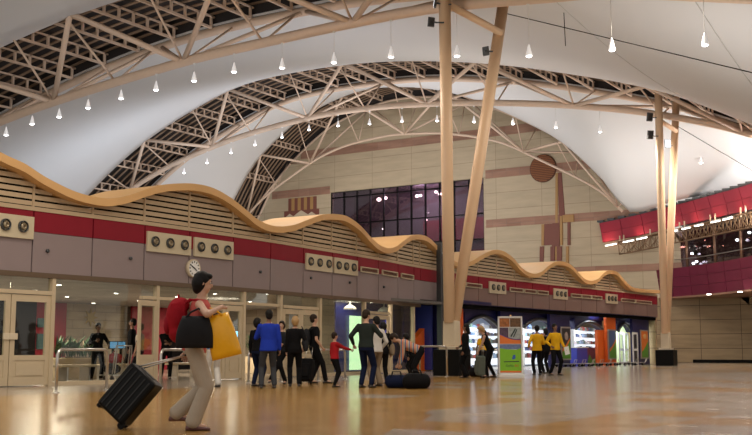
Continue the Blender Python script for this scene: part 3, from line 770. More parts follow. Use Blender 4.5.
arch('farthest tan truss arch right in front of the stone gable', 70.0, 74.3, 72.4, T3, B3, 24.9, 64.5, [28.4, 38, 47.5, 56, 61.5], [25.2, 32.5, 43, 52.5, 59.5], 2.9, .12, .8)

# membranes between the arches
def membrane(y0, y1, Pa, Pb, n0, n1, sag, name, dz0=.25, dz1=0):
    nu, nv = 70, 18; vs = []; fs = []
    for i in range(nu+1):
        n = n0+(n1-n0)*i/nu
        for j in range(nv+1):
            t = j/nv; vs.append((-n, y0+(y1-y0)*t, (Pa(n)+dz0)*(1-t)+(Pb(n)+dz1)*t - sag*4*t*(1-t)))
    for i in range(nu):
        for j in range(nv): a = i*(nv+1)+j; fs.append((a, a+1, a+nv+2, a+nv+1))
    m = MB().add(vs, fs, True); o = m.build(name, m_mem)
    so = o.modifiers.new('thickness', 'SOLIDIFY'); so.thickness = .05; so.offset = 1
    return S(o)
membrane(8, 29.65, T1, T1, -6, 78, .5, 'ceiling_membrane')
membrane(34.9, 55.85, T1, T2, -6, 77, .5, 'ceiling_membrane')
TM2 = interp([(0, 11.3), (6, 11.7), (12.1, 12.9), (16.8, 14.9)]+[(n, T2(n)) for n in range(20, 77, 3)])
TM3 = interp([(0, 11.2), (16, 11.2), (20, 10.95), (23.7, 10.35), (25.2, 12.4), (28.3, 15.6)]+[(n, T3(n)) for n in range(31, 66, 2)])
membrane(61.1, 70.1, TM2, TM3, 0, 66, .15, 'ceiling_membrane')
# seams on the large membrane
sm_ = MB()
for n in (4, 9.5, 15):
    pts = [(-n+(.0)*t, 34.9+20.9*t, (T1(n)+.25)*(1-t)+T2(n)*t-.5*4*t*(1-t)-.012) for t in [k/12 for k in range(13)]]
    sm_.path(pts, .02, 5)
S(sm_.build('ceiling_seams', mat('membrane_seam', (.62, .62, .60), .7)))

# ------------------------------------------------------------------ gable wall at the far end
wb = struct('wall_back', (-40, 75, 0)); GY = 75.0
ns = [16+(66-16)*i/60 for i in range(61)]
gp_ = [(-n, GY, max(0, T3(n)+.9)) for n in ns]
wx0, wx1, wz0, wz1 = -52.1, -37.2, 8.5, 14.6
# wall built around the window opening
def wallslab(xa, xb, z0, z1=None):
    if z1 is None:
        q = [(-n, GY, T3(n)+.9) for n in ns if xa < -n < xb]; q = [(xa, GY, T3(-xa)+.9)]+sorted(q)+[(xb, GY, T3(-xb)+.9)]
        poly = [(xa, GY, z0)]+q+[(xb, GY, z0)]
    else: poly = [(xa, GY, z0), (xa, GY, z1), (xb, GY, z1), (xb, GY, z0)]
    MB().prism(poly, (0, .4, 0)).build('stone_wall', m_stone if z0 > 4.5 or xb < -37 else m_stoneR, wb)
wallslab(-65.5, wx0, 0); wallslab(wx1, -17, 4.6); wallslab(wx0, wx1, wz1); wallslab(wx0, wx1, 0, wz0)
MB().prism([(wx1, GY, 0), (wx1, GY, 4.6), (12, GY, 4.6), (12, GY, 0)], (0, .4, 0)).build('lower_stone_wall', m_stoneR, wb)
MB().box((-3, GY+.2, 8.5), (28, .4, 7.8)).build('upper_wall', m_stone, wb)
S(MB().box((-4.5, GY-.03, .11), (33, .06, .22)).build('baseboard_back', m_black))
def gx(px, py): return ony(px, py, GY).x
def grect(px0, px1, z0, z1, m, name, d=.05, par=None, px0b=None, px1b=None):
    """relief rectangle on the gable; measured by its pixel columns at mid height"""
    py = 200
    xs = [gx(px0, py), gx(px1, py), gx(px1b if px1b else px1, py), gx(px0b if px0b else px0, py)]
    return MB().prism([(xs[0], GY, z1), (xs[1], GY, z1), (xs[2], GY, z0), (xs[3], GY, z0)], (0, -d, 0)).build(name, m, par or wb)
def band(xa, xb, z0, z1, st=0):
    ok = [-n for n in [14+.2*k for k in range(260)] if T3(n)+.7 > z1 and xa <= -n <= xb]
    if ok: xa, xb = max(xa, min(ok)), min(xb, max(ok))
    MB().box(((xa+xb)/2, GY-.02, (z0+z1)/2), (xb-xa, .05, z1-z0)).build('stone_band', m_band, wb)
zc = lambda px, py: ony(px, py, GY).z
zA, zA2 = zc(510, 168), zc(510, 176.5)
band(wx1+.02, -17, zA2, zA); band(-65, wx0-.02, zA2, zA)
zB, zB2 = zc(500, 219), zc(500, 227)
band(wx1+.02, -17, zB2, zB)
zD, zD2 = zc(600, 266), zc(600, 273)
band(wx1+.02, -17, zD2, zD)
zE, zE2 = zc(380, 142), zc(380, 150)
band(-60, -24, zE2, zE)
# burnt orange slatted disc
cx = ony(543.5, 168.5, GY)
ds = thing('round_disc', 'round brown slatted disc high on the stone gable', 'wall disc', (cx.x, GY-.1, cx.z))
Ry = Matrix.Rotation(pi/2, 3, 'X')
MB().lathe([(1.1, 0), (1.1, .12), (1.02, .14)], (cx.x, GY, cx.z), 40, Ry).build('disc', mat('disc_brown', (.12, .045, .02), .6), ds)
sl = MB(); k = -7
for k in range(-7, 8):
    z = k*.14; w = sqrt(max(0, 1.03**2-z*z)); 
    if w > .1: sl.box((cx.x, GY-.16, cx.z+z), (2*w, .05, .07))
sl.build('slats', mat('disc_slat', (.30, .11, .04), .6), ds)
# totem relief (rectangles in the stone)
tp = thing('stone_relief', 'tall brown and ochre column shaped relief under the disc', 'wall relief', (gx(560, 200), GY-.05, 6))
Q = lambda cxp: 500+cxp*.276
def zq(cxp, cyp): return zc(Q(cxp), 150+cyp*.276)
for kk, (x0, x1, y0, y1, m, x0b, x1b) in enumerate(((213, 226, 82, 265, m_sbrown, 213, 236), (204, 213, 84, 400, m_ochre, 196, 205), (160, 190, 268, 345, m_sbrown, 158, 188), (150, 160, 270, 346, m_ochre, 148, 157), (190, 216, 265, 350, m_sbrown, 186, 214), (143, 157, 350, 405, m_sbrown, 141, 154), (181, 196, 350, 402, m_sbrown, 180, 195), (205, 222, 350, 402, m_sbrown, 204, 220), (245, 254, 262, 345, m_sbrown, 243, 252), (218, 226, 240, 345, m_ochre, 217, 225), (228, 268, 236, 262, m_ochre, 228, 268), (238, 246, 350, 425, m_ochre, 236, 244))):
    xm = (x0+x1)/2; za, zb_ = zq(xm, y0), zq(xm, y1)
    grect(Q(x0), Q(x1), zb_, za, m, 'relief_block', .06+.012*kk, tp, Q(x0b), Q(x1b))
# striped relief with pyramids left of the window
rp_ = thing('stone_relief', 'striped brown relief with pale pyramids left of the big window', 'wall relief', (gx(300, 205), GY-.05, 9))
R2 = lambda cxp: 280+cxp*.1034
def z2(cxp, cyp): return zc(R2(cxp), 180+cyp*.1034)
za, zb_, zc_ = z2(220, 170), z2(220, 290), z2(220, 345)
for i in range(9):
    x0 = 85+i*30; grect(R2(x0), R2(x0+30), zb_, za, m_sbrown if i % 2 == 0 else m_ochre, 'stripe', .06, rp_)
grect(R2(45), R2(380), zc_, zb_, m_sbrown, 'base_block', .05, rp_)
for i, (c, w, h) in enumerate(((100, 34, .5), (210, 75, .95), (310, 40, .55))):
    xa, xb = gx(R2(c-w), 205), gx(R2(c+w), 205)
    MB().prism([(xa, GY-.05, zc_), ((xa+xb)/2, GY-.05, zc_+(zb_-zc_)*h), (xb, GY-.05, zc_)], (0, -.05, 0)).build('pyramid', mat('relief_pale', (.62, .52, .38), .6), rp_)
# curtain wall window
wn = struct('window_1', ((wx0+wx1)/2, GY, (wz0+wz1)/2))
nC = 11
fm = MB()
for i in range(nC+1):
    x = wx0+(wx1-wx0)*i/nC; fm.box((x, GY+.1, (wz0+wz1)/2), (.09, .16, wz1-wz0))
for z in (wz0, 9.7, 11.75, 14.1, wz1): fm.box(((wx0+wx1)/2, GY+.1, z), (wx1-wx0, .16, .09))
fm.build('window_frame', m_black, wn)
MB().box(((wx0+wx1)/2, GY+.12, (wz0+wz1)/2), (wx1-wx0, .02, wz1-wz0)).build('pane', m_dglass, wn)
m_winroom = mat('upper_room_wall', (.16, .13, .15), .7)
rm = struct('wall_upper_room', (-45, 80, 8))
MB().box((-44.6, 81, 11.5), (18, .2, 8)).build('room_back_wall', m_winroom, rm)
MB().box((-44.6, 78.2, 8.2), (18, 5, .2)).build('room_floor', m_winroom, rm); MB().box((-44.6, 78.2, 15.3), (18, 5, .2)).build('room_ceiling', m_winroom, rm)
MB().box((-41.2, 80.7, 11.3), (9.5, .3, 1.9)).build('burgundy_gallery', m_burg, rm); MB().box((-39.8, 80.7, 9.0), (5, .3, .9)).build('burgundy_gallery', m_burg, rm)
for x in (-53.5, -35.7): MB().box((x, 78.2, 11.7), (.2, 5, 7.2)).build('room_side_wall', m_winroom, rm)
for i, (px, py, s) in enumerate([(379, 199.5, .2), (385.5, 198, .16), (417, 196, .16), (420.5, 195.5, .14), (436, 192, .14), (440, 194, .16), (426, 220, .11), (383, 229, .08), (473.5, 219.5, .12), (363, 235.5, .10)]):
    p = ony(px, py, 79.5)
    t = tag(MB().ell(p, (s, s, s*.8)).build('room_lamp', m_spot), 'small white glowing lamp seen through the dark gable window', 'lamp', 'lamps behind the gable window')
lamp('POINT', 'upper_room_light', (-45, 78.5, 14.2), 420, (.9, .8, .95), .5); lamp('POINT', 'upper_room_light', (-39.5, 78, 12.5), 160, (1, .8, .8), .5)

# ------------------------------------------------------------------ V columns
def vcolumn(base, tops, link, lab):
    bx, by = base
    t = thing('support_column', lab, 'column', (bx, by, 0), 0, 'tan V shaped columns')
    rz = radians(3)
    MB().box((bx, by, .44), (.98, .98, .88), rz).build('plinth', m_black, t, bevel=.02)
    MB().box((bx, by, .94), (.68, .68, .12), rz).build('foot_slab', m_cream, t, bevel=.02)
    MB().box((bx, by, 1.43), (.48, .48, .86), rz, taper=.94).build('pedestal', m_cream, t, bevel=.03)
    for s, (tx, ty, tz) in zip((-.06, .30), tops):
        MB().path([(bx, by+s-.1, 1.8), (bx+(tx-bx)*.5, by+s-.1+(ty-by-s+.1)*.5, 1.8+(tz-1.8)*.5), (tx, ty, tz)], [.19, .21, .21], 20).build('pole', m_col, t)
    (ax, ay, az), (cx_, cy_, cz_) = link
    MB().tube((ax, ay, az), (cx_, cy_, cz_), .13, n=12).build('link_brace', m_col, t)
    # collar weld rings
    return t
nb_ = onz(447, 376, 0); fb_ = onz(663.5, 366, 0)
def P(px, py, y): return ony(px, py, y)
b1 = (nb_.x-.1, nb_.y+.55); b2 = (fb_.x, fb_.y+.6)
vcolumn(b1, [tuple(P(444.5, -12, 31.3)), tuple(P(504.5, -4, 34.0))], (tuple(P(447, 4, 31.4)), tuple(P(501, 33, 33.7))), 'nearest tan V shaped column on a black plinth, centre of hall')
vcolumn(b2, [tuple(P(658.3, 93, 57.2)), tuple(P(676.3, 97, 60.0))], (tuple(P(659, 120, 57.4)), tuple(P(676, 131, 59.6))), 'farther tan V shaped column on black plinth by the right stone wall')
# floodlights clamped to the columns
def flood(p, to, lab, s=1.0, rot=0):
    t = thing('floodlight', lab, 'floodlight', p, group='floodlights on the columns'); p = V(p)
    d = (V(to)-p).normalized(); R = d.to_track_quat('Z', 'Y').to_matrix()
    MB().box(p, (.34*s, .46*s, .12*s), R=R, taper=1.2).build('housing', m_dsteel, t)
    MB().box(p+d*.075*s, (.36*s, .50*s, .015), R=R).build('lens', mat('flood_lens', (.7, .75, .8), .2, emit=(.9, .95, 1), estr=1.2), t)
    MB().tube(p-d*.05, p-d*.2+V((.12, .0, -.05)), .03).build('bracket', m_dsteel, t)
    q = p-d*.2+V((.12, 0, -.05)); MB().tube(q, q+CR*.25, .025).build('clamp_arm', m_dsteel, t)
flood(P(431.5, 22, 31.1), (-30, 40, 16), 'grey floodlight clamped left of near column, just under the truss', .62)
flood(P(485.5, 51, 32.6), (-15, 50, 14), 'dark floodlight clamped to the leaning pole of the near column', .6)
flood(P(435.5, 3, 31.1), (-30, 25, 15), 'floodlight at the very top of the near column', .6)
flood(P(650, 117, 57.2), (-30, 66, 17), 'upper floodlight clamped left of far column', .9)
flood(P(650.5, 135, 57.2), (-25, 66, 17), 'lower floodlight clamped left of far column', .9)
flood(P(667.5, 144, 58.3), (-10, 50, 14), 'dark floodlight between the two poles of far column', .9)
# stay cables in the upper right
for i, (a, b, lab) in enumerate([(P(504, 13, 34), P(770, 77, 31), 'thin dark stay cable running from near column to the right'), (P(562.5, -14, 38), P(565.5, 46, 38), 'thin vertical cable hanging near top of the picture'), (P(677, 126, 59.8), P(770, 181, 57), 'thin stay cable running down right from far column')]):
    tag(MB().tube(a, b, .018, n=6).build('stay_cable', m_dark), lab, 'cable')

# ------------------------------------------------------------------ pendant lamps
def pendant(p, ztop, s=1.0):
    t = thing('pendant_lamp', 'x', 'pendant lamp', p)
    MB().lathe([(.02, .40), (.035, .34), (.07, .20), (.115, .03), (.12, 0), (.08, 0)], (0, 0, 0), 16).build('shade', m_shade, t, local=True)
    MB().ell((0, 0, .0), (.10, .10, .05)).build('bulb', m_bulb, t, local=True)
    L_ = ztop-p[2]-.45
    if L_ > .05:
        MB().tube((0, 0, .45), (0, 0, .45+L_), .008, n=5).build('cord', m_white, t, local=True)
        MB().lathe([(.05, .0), (.07, .10), (.03, .14)], (0, 0, .36+L_), 10).build('ceiling_cup', m_white, t, local=True)
    return t
row1 = [(6, 135), (32, 124), (59, 117), (88, 108), (121, 98.5), (156, 90), (194, 81), (234, 72), (282, 68), (334, 62.5), (391, 57), (457, 56), (529, 56), (612, 50), (705, 45), (640, 27)]
row2 = [(184, 173), (207, 163), (231, 153), (255, 145), (282, 137.5), (309, 130), (338, 126), (369.5, 124), (402, 121.5), (437, 121), (474, 122), (513, 124), (556, 127.5), (600, 132)]
places = ['leftmost', 'second', 'third', 'fourth', 'fifth', 'sixth', 'seventh', 'eighth', 'ninth', 'tenth', 'eleventh', 'twelfth', 'thirteenth', 'fourteenth', 'fifteenth']
for i, (px, py) in enumerate(row1[:15]):
    p = ony(px, py, 32.2); t = pendant(p, max(B1(-p.x), p.z+.9)-.15)
    t['label'] = 'white cone pendant lamp under the nearest truss arch, %s from the left' % places[i]; t['group'] = 'pendant lamps under the nearest arch'
for i, (px, py) in enumerate(row2):
    p = ony(px, py, 58.4); t = pendant(p, max(B2(-p.x), p.z+.9)-.15)
    t['label'] = 'small white cone pendant lamp under the middle truss arch, %s from the left' % places[i]; t['group'] = 'pendant lamps under the middle arch'
p = ony(701, 163, 66); t = pendant(p, p.z+.5); t['label'] = 'lone white pendant lamp right of the far column, above the red gallery'

# ------------------------------------------------------------------ red gallery on the right
wr = struct('wall_right', (-18, 70, 0))
def curve(pts, st=.9):
    out = []
    for (a, b) in zip(pts, pts[1:]):
        a, b = V((*a, 0)), V((*b, 0)); n = max(1, int((b-a).length/st))
        for k in range(n): out.append(a.lerp(b, k/n))
    out.append(V((*pts[-1], 0))); 
    for _ in range(3): out = [out[0]]+[(out[i-1]+out[i]*2+out[i+1])/4 for i in range(1, len(out)-1)]+[out[-1]]
    return out
up = curve([(-27.3, 74.6), (-24.6, 73.8), (-20.8, 71.7), (-14.3, 65.0), (-11, 60.5), (-8.5, 54)])
for i_, v_ in enumerate(up): v_.z = -.5*max(0, 1-i_/7)
lo = curve([(-24.4, 77.0), (-23.6, 75.0), (-20.3, 73.2), (-17.2, 70.0), (-15, 67.3), (-11.5, 62), (-9, 56)])
def cband(c, z0, z1, o0, o1, lean=0.0, thk=.2):
    """panels along the curve; o = push towards the hall (left normal)"""
    rings = []
    for i, p in enumerate(c):
        d = (c[min(i+1, len(c)-1)]-c[max(i-1, 0)]).normalized(); nn = V((-d.y, d.x, 0)); nn = -nn if nn.dot(V((-1, -1, 0))) < 0 else nn
        rings.append([p+nn*o0+V((0, 0, z0)), p+nn*(o0+thk)+V((0, 0, z0)), p+nn*(o1+thk)+V((0, 0, z1)), p+nn*o1+V((0, 0, z1))])
    return MB().loft(rings, False)
def seg(c, n):   # split the curve in groups of n steps
    i = 0
    while i < len(c)-1: yield c[i:min(i+n+1, len(c))]; i += n
def shrink(c, g=.03):
    c = [v.copy() for v in c]; c[0] = c[0].lerp(c[1], g); c[-1] = c[-1].lerp(c[-2], g); return c
for s in seg(up, 2):
    s = shrink(s)
    cband(s, 9.32, 10.0, -.25, -.1).build('fascia_panel', m_burg, wr); cband(s, 10.02, 10.72, -.1, .1).build('fascia_panel', m_burg, wr)
cband(up, 10.72, 10.80, -.3, -.3, thk=.5).build('coping', m_dsteel, wr)
cr_ = MB()
for i in range(0, len(up)): cr_.box(up[i]+V((0, 0, 10.88)), (.5, .5, .14))
cr_.build('coping_blocks', m_dsteel, wr)
for s in seg(lo, 2):
    s = shrink(s)
    for k, (a, b) in enumerate(((4.62, 5.28), (5.30, 5.95), (5.97, 6.62))):
        cband(s, a, b, -.18+.06*k, -.12+.06*k).build('parapet_panel', m_burg2, wr)
cband(lo, 4.5, 4.62, -3.5, -3.5, thk=3.6).build('gallery_soffit', m_band, wr)
cband(lo, 4.65, 4.75, -6, -6, thk=5.8).build('gallery_floor', m_dark, wr)
cband([v+V((1.6, 1.0, 0)) for v in lo], 6.6, 11, -.6, -.6, thk=.12).build('gallery_back_wall', mat('gallery_dark', (.05, .045, .05), .4), wr)
# glazing with posts
gz = [v+V((.9, .55, 0)) for v in lo]
cband(gz, 6.6, 9.3, 0, 0, thk=.02).build('gallery_pane', m_dglass, wr)
for i in range(1, len(gz), 3): MB().tube(gz[i]+V((0, 0, 6.5)), gz[i]+V((0, 0, 9.4)), .12, n=10).build('gallery_post', mat('copper_post', (.22, .12, .07), .4, .2), wr)
rl = MB().path([v+V((.25, .15, 7.25)) for v in lo], .03, 6); rl.build('gallery_handrail', m_steel, wr)
# lattice light truss under the red fascia
lt = thing('lattice_truss', 'brown lattice lighting truss slung under the red gallery fascia', 'truss', (up[6].x, up[6].y, 8.5))
m_brz = mat('bronze_paint', (.22, .13, .07), .4, .3)
ch = {}
for key, (o, z) in {'a': (-.45, 9.15), 'b': (.35, 9.05), 'c': (-.3, 8.25), 'd': (.3, 8.15)}.items():
    c = []
    for i, p in enumerate(up[2:]):
        d = V((.6, -.75, 0)); nn = V((-.78, -.62, 0)); c.append(p+nn*o+V((0, 0, z)))
    ch[key] = c; MB().path(c, .045, 6).build('lattice_chord', m_brz, lt)
la = MB()
for i in range(len(ch['a'])-1):
    for u, w in (('a', 'c'), ('b', 'd'), ('a', 'b'), ('c', 'd')):
        la.tube(ch[u][i], ch[w][i+1], .025, n=5); la.tube(ch[u][i+1], ch[w][i], .025, n=5); m1 = (ch[u][i]+ch[u][i+1])/2; m2 = (ch[w][i]+ch[w][i+1])/2; la.tube(m1, m2, .02, n=5); la.tube(ch[u][i], ch[w][i], .03, n=5)
la.build('lattice_web', m_brz, lt)
# hangers and tube lights
fx = [(621, 244), (638.6, 240.7), (652, 238), (684, 232), (697, 229.7), (710, 226.5), (727, 222), (739, 219.3)]
fl0 = None
def nearest(px, py, c, z):
    best = min(c, key=lambda v: abs((v.x-C0.x)*ray(px, py).y-(v.y)*ray(px, py).x)); return best
def proj(v):
    v = V(v)-C0; return 376+FL*v.dot(CR)/v.dot(CF), 217.5-FL*v.dot(CU)/v.dot(CF)
def on_curve(px, c, z):
    for a, b in zip(c, c[1:]):
        pa, pb = proj(a+V((0, 0, z)))[0], proj(b+V((0, 0, z)))[0]
        if (pa-px)*(pb-px) <= 0 and pa != pb: t = (px-pa)/(pb-pa); return a.lerp(b, t), (b-a).normalized()
    return c[1], (c[1]-c[0]).normalized()
for i, (px, py) in enumerate(fx):
    p, d = on_curve(px, up, 8.8); nn = V((-.78, -.62, 0)); q = p+nn*.75+V((0, 0, 8.93))
    t = thing('tube_light', 'white tube light on the bronze truss, %s from the left' % places[i].replace('leftmost', 'first'), 'light', q, group='tube lights along the lattice truss')
    MB().bar(q-d*.5, q+d*.5, .16, .08).build('housing', m_white, t)
    MB().bar(q-d*.48+V((0, 0, -.06)), q+d*.48+V((0, 0, -.06)), .12, .04).build('tube', mat('tube_glow', (1, 1, 1), .5, emit=(1, .93, .8), estr=7), t)
    MB().bar(q+V((0, 0, 0)), p+V((0, 0, 8.93)), .04, .04).build('arm', m_brz, t)
for i, px in enumerate((623.5, 627.5, 654, 683.5, 688.5, 714.5, 719.5, 745, 750)):
    p, d = on_curve(px, up, 9.3); q = p+V((-.78, -.62, 0))*.28
    MB().tube(q+V((0, 0, 8.9)), q+V((0, 0, 9.5)), .05, n=8).build('hanger', m_cream, lt)
# real strip light washing the red fascia from below
for i in range(1, len(up)-1, 3):
    p = up[i]+V((-.78, -.62, 0))*.55
    lamp('AREA', 'fascia_uplight', p+V((0, 0, 9.15)), 9, (1, .45, .32), .9, p+V((.75, .6, 10.5)), sy=.25)
for i, (px, py) in enumerate(((709, 294), (740, 291.5), (672, 222), (691, 222))[:2]):
    q = onz(px, py, 4.49)
    tag(MB().lathe([(.14, 0), (.14, -.04), (.10, -.05)], q, 14).build('soffit_spotlight', m_spot), ['left white downlight in the soffit below plum parapet', 'right white downlight in the soffit below plum parapet'][i], 'ceiling light')
    lamp('SPOT', 'soffit_light', q+V((0, 0, -.1)), 60, (1, .85, .6), .1, q-V((0, 0, 4)), 120, .8)
for i, (px, z) in enumerate(((682.5, 7.6), (684, 6.9), (687, 7.0), (727, 8.0), (739, 8.3), (746, 8.2))):
    p, d = on_curve(px, lo, z); q = p+V((.55, .4, z))
    tag(MB().ell(q, (.10, .10, .08)).build('gallery_lamp', mat('bluish_lamp_glow', (1, 1, 1), .5, emit=(.85, .9, 1), estr=6)), 'small bluish white lamp glowing in the gallery behind the glass', 'lamp', 'lamps in the gallery')

# ------------------------------------------------------------------ railings in front of the facade
def railing(pa, pb, lab, h=.87):
    a, b = onz(pa[0], pa[1]), onz(pb[0], pb[1]); a.z = b.z = 0
    t = thing('tube_railing', lab, 'railing', (a+b)/2, group='steel tube railings before the facade')
    d = (b-a).normalized(); r = .12
    pts = [a, a+V((0, 0, h-r)), a+V((0, 0, h-r*.3))+d*r*.3, a+V((0, 0, h))+d*r, b+V((0, 0, h))-d*r, b+V((0, 0, h-r*.3))-d*r*.3, b+V((0, 0, h-r)), b]
    MB().path(pts, .032, 10).build('hoop', m_steel, t)
    for q in (a, b): MB().lathe([(.07, 0), (.07, .02), (.04, .03)], q, 14).build('floor_flange', m_steel, t)
railing((56, 393.5), (106.5, 390.5), 'steel tube railing at left between doors and the black suitcase')
railing((160, 388.5), (199, 386), 'steel tube railing behind the walking woman')
railing((248.5, 383.5), (281, 382), 'steel tube railing beside the man in blue')
railing((345, 379.5), (318, 381), 'steel tube railing behind boy in red')
railing((420, 378), (447, 377), 'steel tube railing in front of the near column plinth', .98)
railing((488, 377), (512, 375.5), 'steel tube railing partly behind the advertising stand')

# ------------------------------------------------------------------ advertising stand
q = onz(511, 377.8); ad = thing('advertising_stand', 'white framed double picture advertising stand with green lower panel', 'sign stand', (q.x, q.y, 0), PSI)
AW, AH = .76, 1.92
MB().box((0, .06, .05), (AW+.06, .34, .10)).build('base', m_white, ad, local=True, bevel=.01)
fb = MB()
for s in (-1, 1): fb.box((s*(AW/2-.02), .04, AH/2+.05), (.04, .12, AH-.1))
fb.box((0, .04, AH-.02), (AW, .12, .04)); fb.box((0, .04, .12), (AW, .12, .05)); fb.build('frame', m_white, ad, local=True)
MB().box((0, .06, AH/2+.05), (AW-.06, .04, AH-.14)).build('back_board', m_white, ad, local=True)
MB().lathe([(.03, 0), (.03, .03), (.015, .05)], (.02, .04, AH), 12).build('top_knob', m_trim, ad, local=True)
W2 = AW/2-.045
def adp(pts, m, n, d=0.0): return MB().prism([(-W2+2*W2*u, .035-d, .16+(AH-.22)*v) for u, v in pts], (0, .005, 0)).build(n, m, ad, local=True)
ax = lambda n, c, **k: mat(n, c, .4, **k)
m_lime = ax('lime_print', (.23, .55, .02)); m_ao = ax('orange_print', (.80, .20, .03)); m_pic1 = ax('food_picture', (.38, .13, .03), var=.9, scale=14); m_pic2 = ax('dark_food_picture', (.15, .07, .025), var=.9, scale=18)
m_pic3 = ax('purple_picture', (.09, .05, .09), var=.8, scale=16); m_pic4 = ax('pale_picture', (.38, .42, .42), var=.5, scale=12); m_bst = ax('blue_street_picture', (.16, .22, .42), var=.6, scale=16); m_bl = ax('blue_print', (.03, .12, .45)); m_dk = ax('dark_print', (.02, .04, .03)); m_rd = ax('red_print', (.6, .05, .02))
adp([(0, .84), (.48, .84), (.48, 1), (0, 1)], m_pic1, 'food_picture', .001); adp([(.5, .84), (1, .84), (1, 1), (.5, 1)], m_pic2, 'food_picture', .001)
adp([(0, .62), (.42, .62), (.42, .83), (0, .83)], m_pic3, 'people_picture', .001); adp([(.44, .62), (1, .62), (1, .83), (.44, .83)], m_pic4, 'glass_picture', .001)
MB().bar((.02, .03, .16+(AH-.22)*.66), (.17, .03, .16+(AH-.22)*.81), .004, .04).build('glass_motif', m_dk, ad, local=True)
MB().bar((.10, .03, .16+(AH-.22)*.65), (.22, .03, .16+(AH-.22)*.80), .004, .03).build('glass_motif', m_dk, ad, local=True)
cu = [(k/10, .70-.10*sin(pi*k/10*.6)) for k in range(11)]
adp([(0, .53)]+[(1, .53)]+list(reversed(cu)), m_ao, 'orange_sweep', .004)
adp([(u, v) for u, v in cu]+[(u, v+.018) for u, v in reversed(cu)], ax('violet_print', (.12, .05, .22)), 'violet_line', .006)
adp([(0, .43), (1, .43), (1, .52), (0, .52)], m_bst, 'street_picture', .002)
adp([(0, 0), (1, 0), (1, .45), (.75, .42), (.3, .43), (0, .45)], m_lime, 'green_field', .003)
adp([(0, 0), (1, 0), (1, .035), (0, .035)], m_ao, 'orange_footer', .006)
# soft leaf logo and lettering
adp([(.56, .25), (.62, .32), (.72, .33), (.74, .27), (.66, .24)], m_bl, 'logo_mark', .006); adp([(.50, .24), (.60, .235), (.80, .24), (.62, .225)], m_lime, 'logo_mark', .006)
adp([(.18, .205), (.9, .215), (.9, .197), (.18, .190)], m_dk, 'logo_line', .006)
def text(body, size, m, loc, parent, ex=.002, rot=(pi/2, 0, 0), name='lettering'):
    cu_ = bpy.data.curves.new('t', 'FONT'); cu_.body = body; cu_.size = size; cu_.extrude = ex; cu_.align_x = 'CENTER'
    o = bpy.data.objects.new('t', cu_); COL.objects.link(o); dg = bpy.context.evaluated_depsgraph_get(); dg.update()
    me = bpy.data.meshes.new_from_object(o.evaluated_get(dg)); bpy.data.objects.remove(o); me.materials.clear(); me.materials.append(m)
    n = bpy.data.objects.new(name, me); COL.objects.link(n); n.parent = parent; n.location = loc; n.rotation_euler = rot; return n
text('GuNu', .10, m_dk, (-.03, .03, .16+(AH-.22)*.11), ad); text('BU', .10, m_rd, (.19, .03, .16+(AH-.22)*.11), ad)
# ------------------------------------------------------------------ people
def fabric(n, c, var=.15, sc_=9): return mat(n, c, .85, var=var, scale=sc_, bump=.15, spec=.12)
m_skin = mat('skin_light', (.52, .30, .20), .5, var=.05); m_skin2 = mat('skin_brown', (.22, .11, .065), .5, var=.05)
m_hblack = mat('hair_black', (.006, .005, .005), .55, var=.3, scale=30, spec=.2); m_hbrown = mat('hair_brown', (.022, .012, .007), .55, var=.3, scale=30, spec=.2); m_hblond = mat('hair_blonde', (.38, .23, .09), .45, var=.3, scale=30)
m_eye = mat('eye_dark', (.01, .008, .008), .2); m_eyew = mat('eye_white', (.6, .58, .55), .3); m_lip = mat('lips', (.35, .09, .07), .5)
f_black = fabric('black_cloth', (.006, .006, .007)); f_dk = fabric('charcoal_cloth', (.018, .019, .022)); f_jean = fabric('blue_jeans', (.035, .05, .10)); f_gjean = fabric('grey_jeans', (.045, .048, .055))
f_blue = fabric('royal_blue_cloth', (.015, .04, .36)); f_red = fabric('red_cloth', (.36, .015, .02)); f_white = fabric('white_cloth', (.62, .60, .56)); f_khaki = fabric('khaki_cloth', (.24, .18, .12)); f_cream = fabric('cream_trousers', (.40, .335, .26), .08)
f_yel = fabric('yellow_cloth', (.72, .40, .015)); f_navy = fabric('navy_cloth', (.006, .010, .032)); f_dgreen = fabric('dark_grey_green_cloth', (.02, .027, .024)); f_coral = fabric('coral_cloth', (.50, .10, .085)); f_lblue = fabric('light_blue_cloth', (.12, .22, .45)); f_gray = fabric('grey_cloth', (.28, .24, .22))
m_shoe = mat('dark_shoe_leather', (.02, .016, .014), .45); m_shoeb = mat('brown_pink_shoe', (.14, .06, .055), .5); m_shoew = mat('pale_shoe', (.35, .33, .3), .5)
def stripe_mat():
    m, nt, b = node_mat('striped_knit'); tc = nt.nodes.new('ShaderNodeTexCoord'); sp = nt.nodes.new('ShaderNodeSeparateXYZ'); nt.links.new(tc.outputs['Generated'], sp.inputs[0])
    ma = nt.nodes.new('ShaderNodeMath'); ma.operation = 'MULTIPLY'; ma.inputs[1].default_value = 6; nt.links.new(sp.outputs[1], ma.inputs[0])
    fr_ = nt.nodes.new('ShaderNodeMath'); fr_.operation = 'FRACT'; nt.links.new(ma.outputs[0], fr_.inputs[0])
    cr_ = nt.nodes.new('ShaderNodeValToRGB'); cr_.color_ramp.interpolation = 'CONSTANT'; e = cr_.color_ramp.elements
    e[0].color = (.34, .32, .30, 1); e[1].position = .22; e[1].color = (.62, .15, .03, 1)
    for p, c in ((.5, (.36, .33, .30, 1)), (.65, (.05, .09, .25, 1)), (.85, (.45, .35, .2, 1))): q = e.new(p); q.color = c
    nt.links.new(fr_.outputs[0], cr_.inputs[0]); nt.links.new(cr_.outputs[0], b.inputs['Base Color']); b.inputs['Roughness'].default_value = .85
    return m
f_strip = stripe_mat()

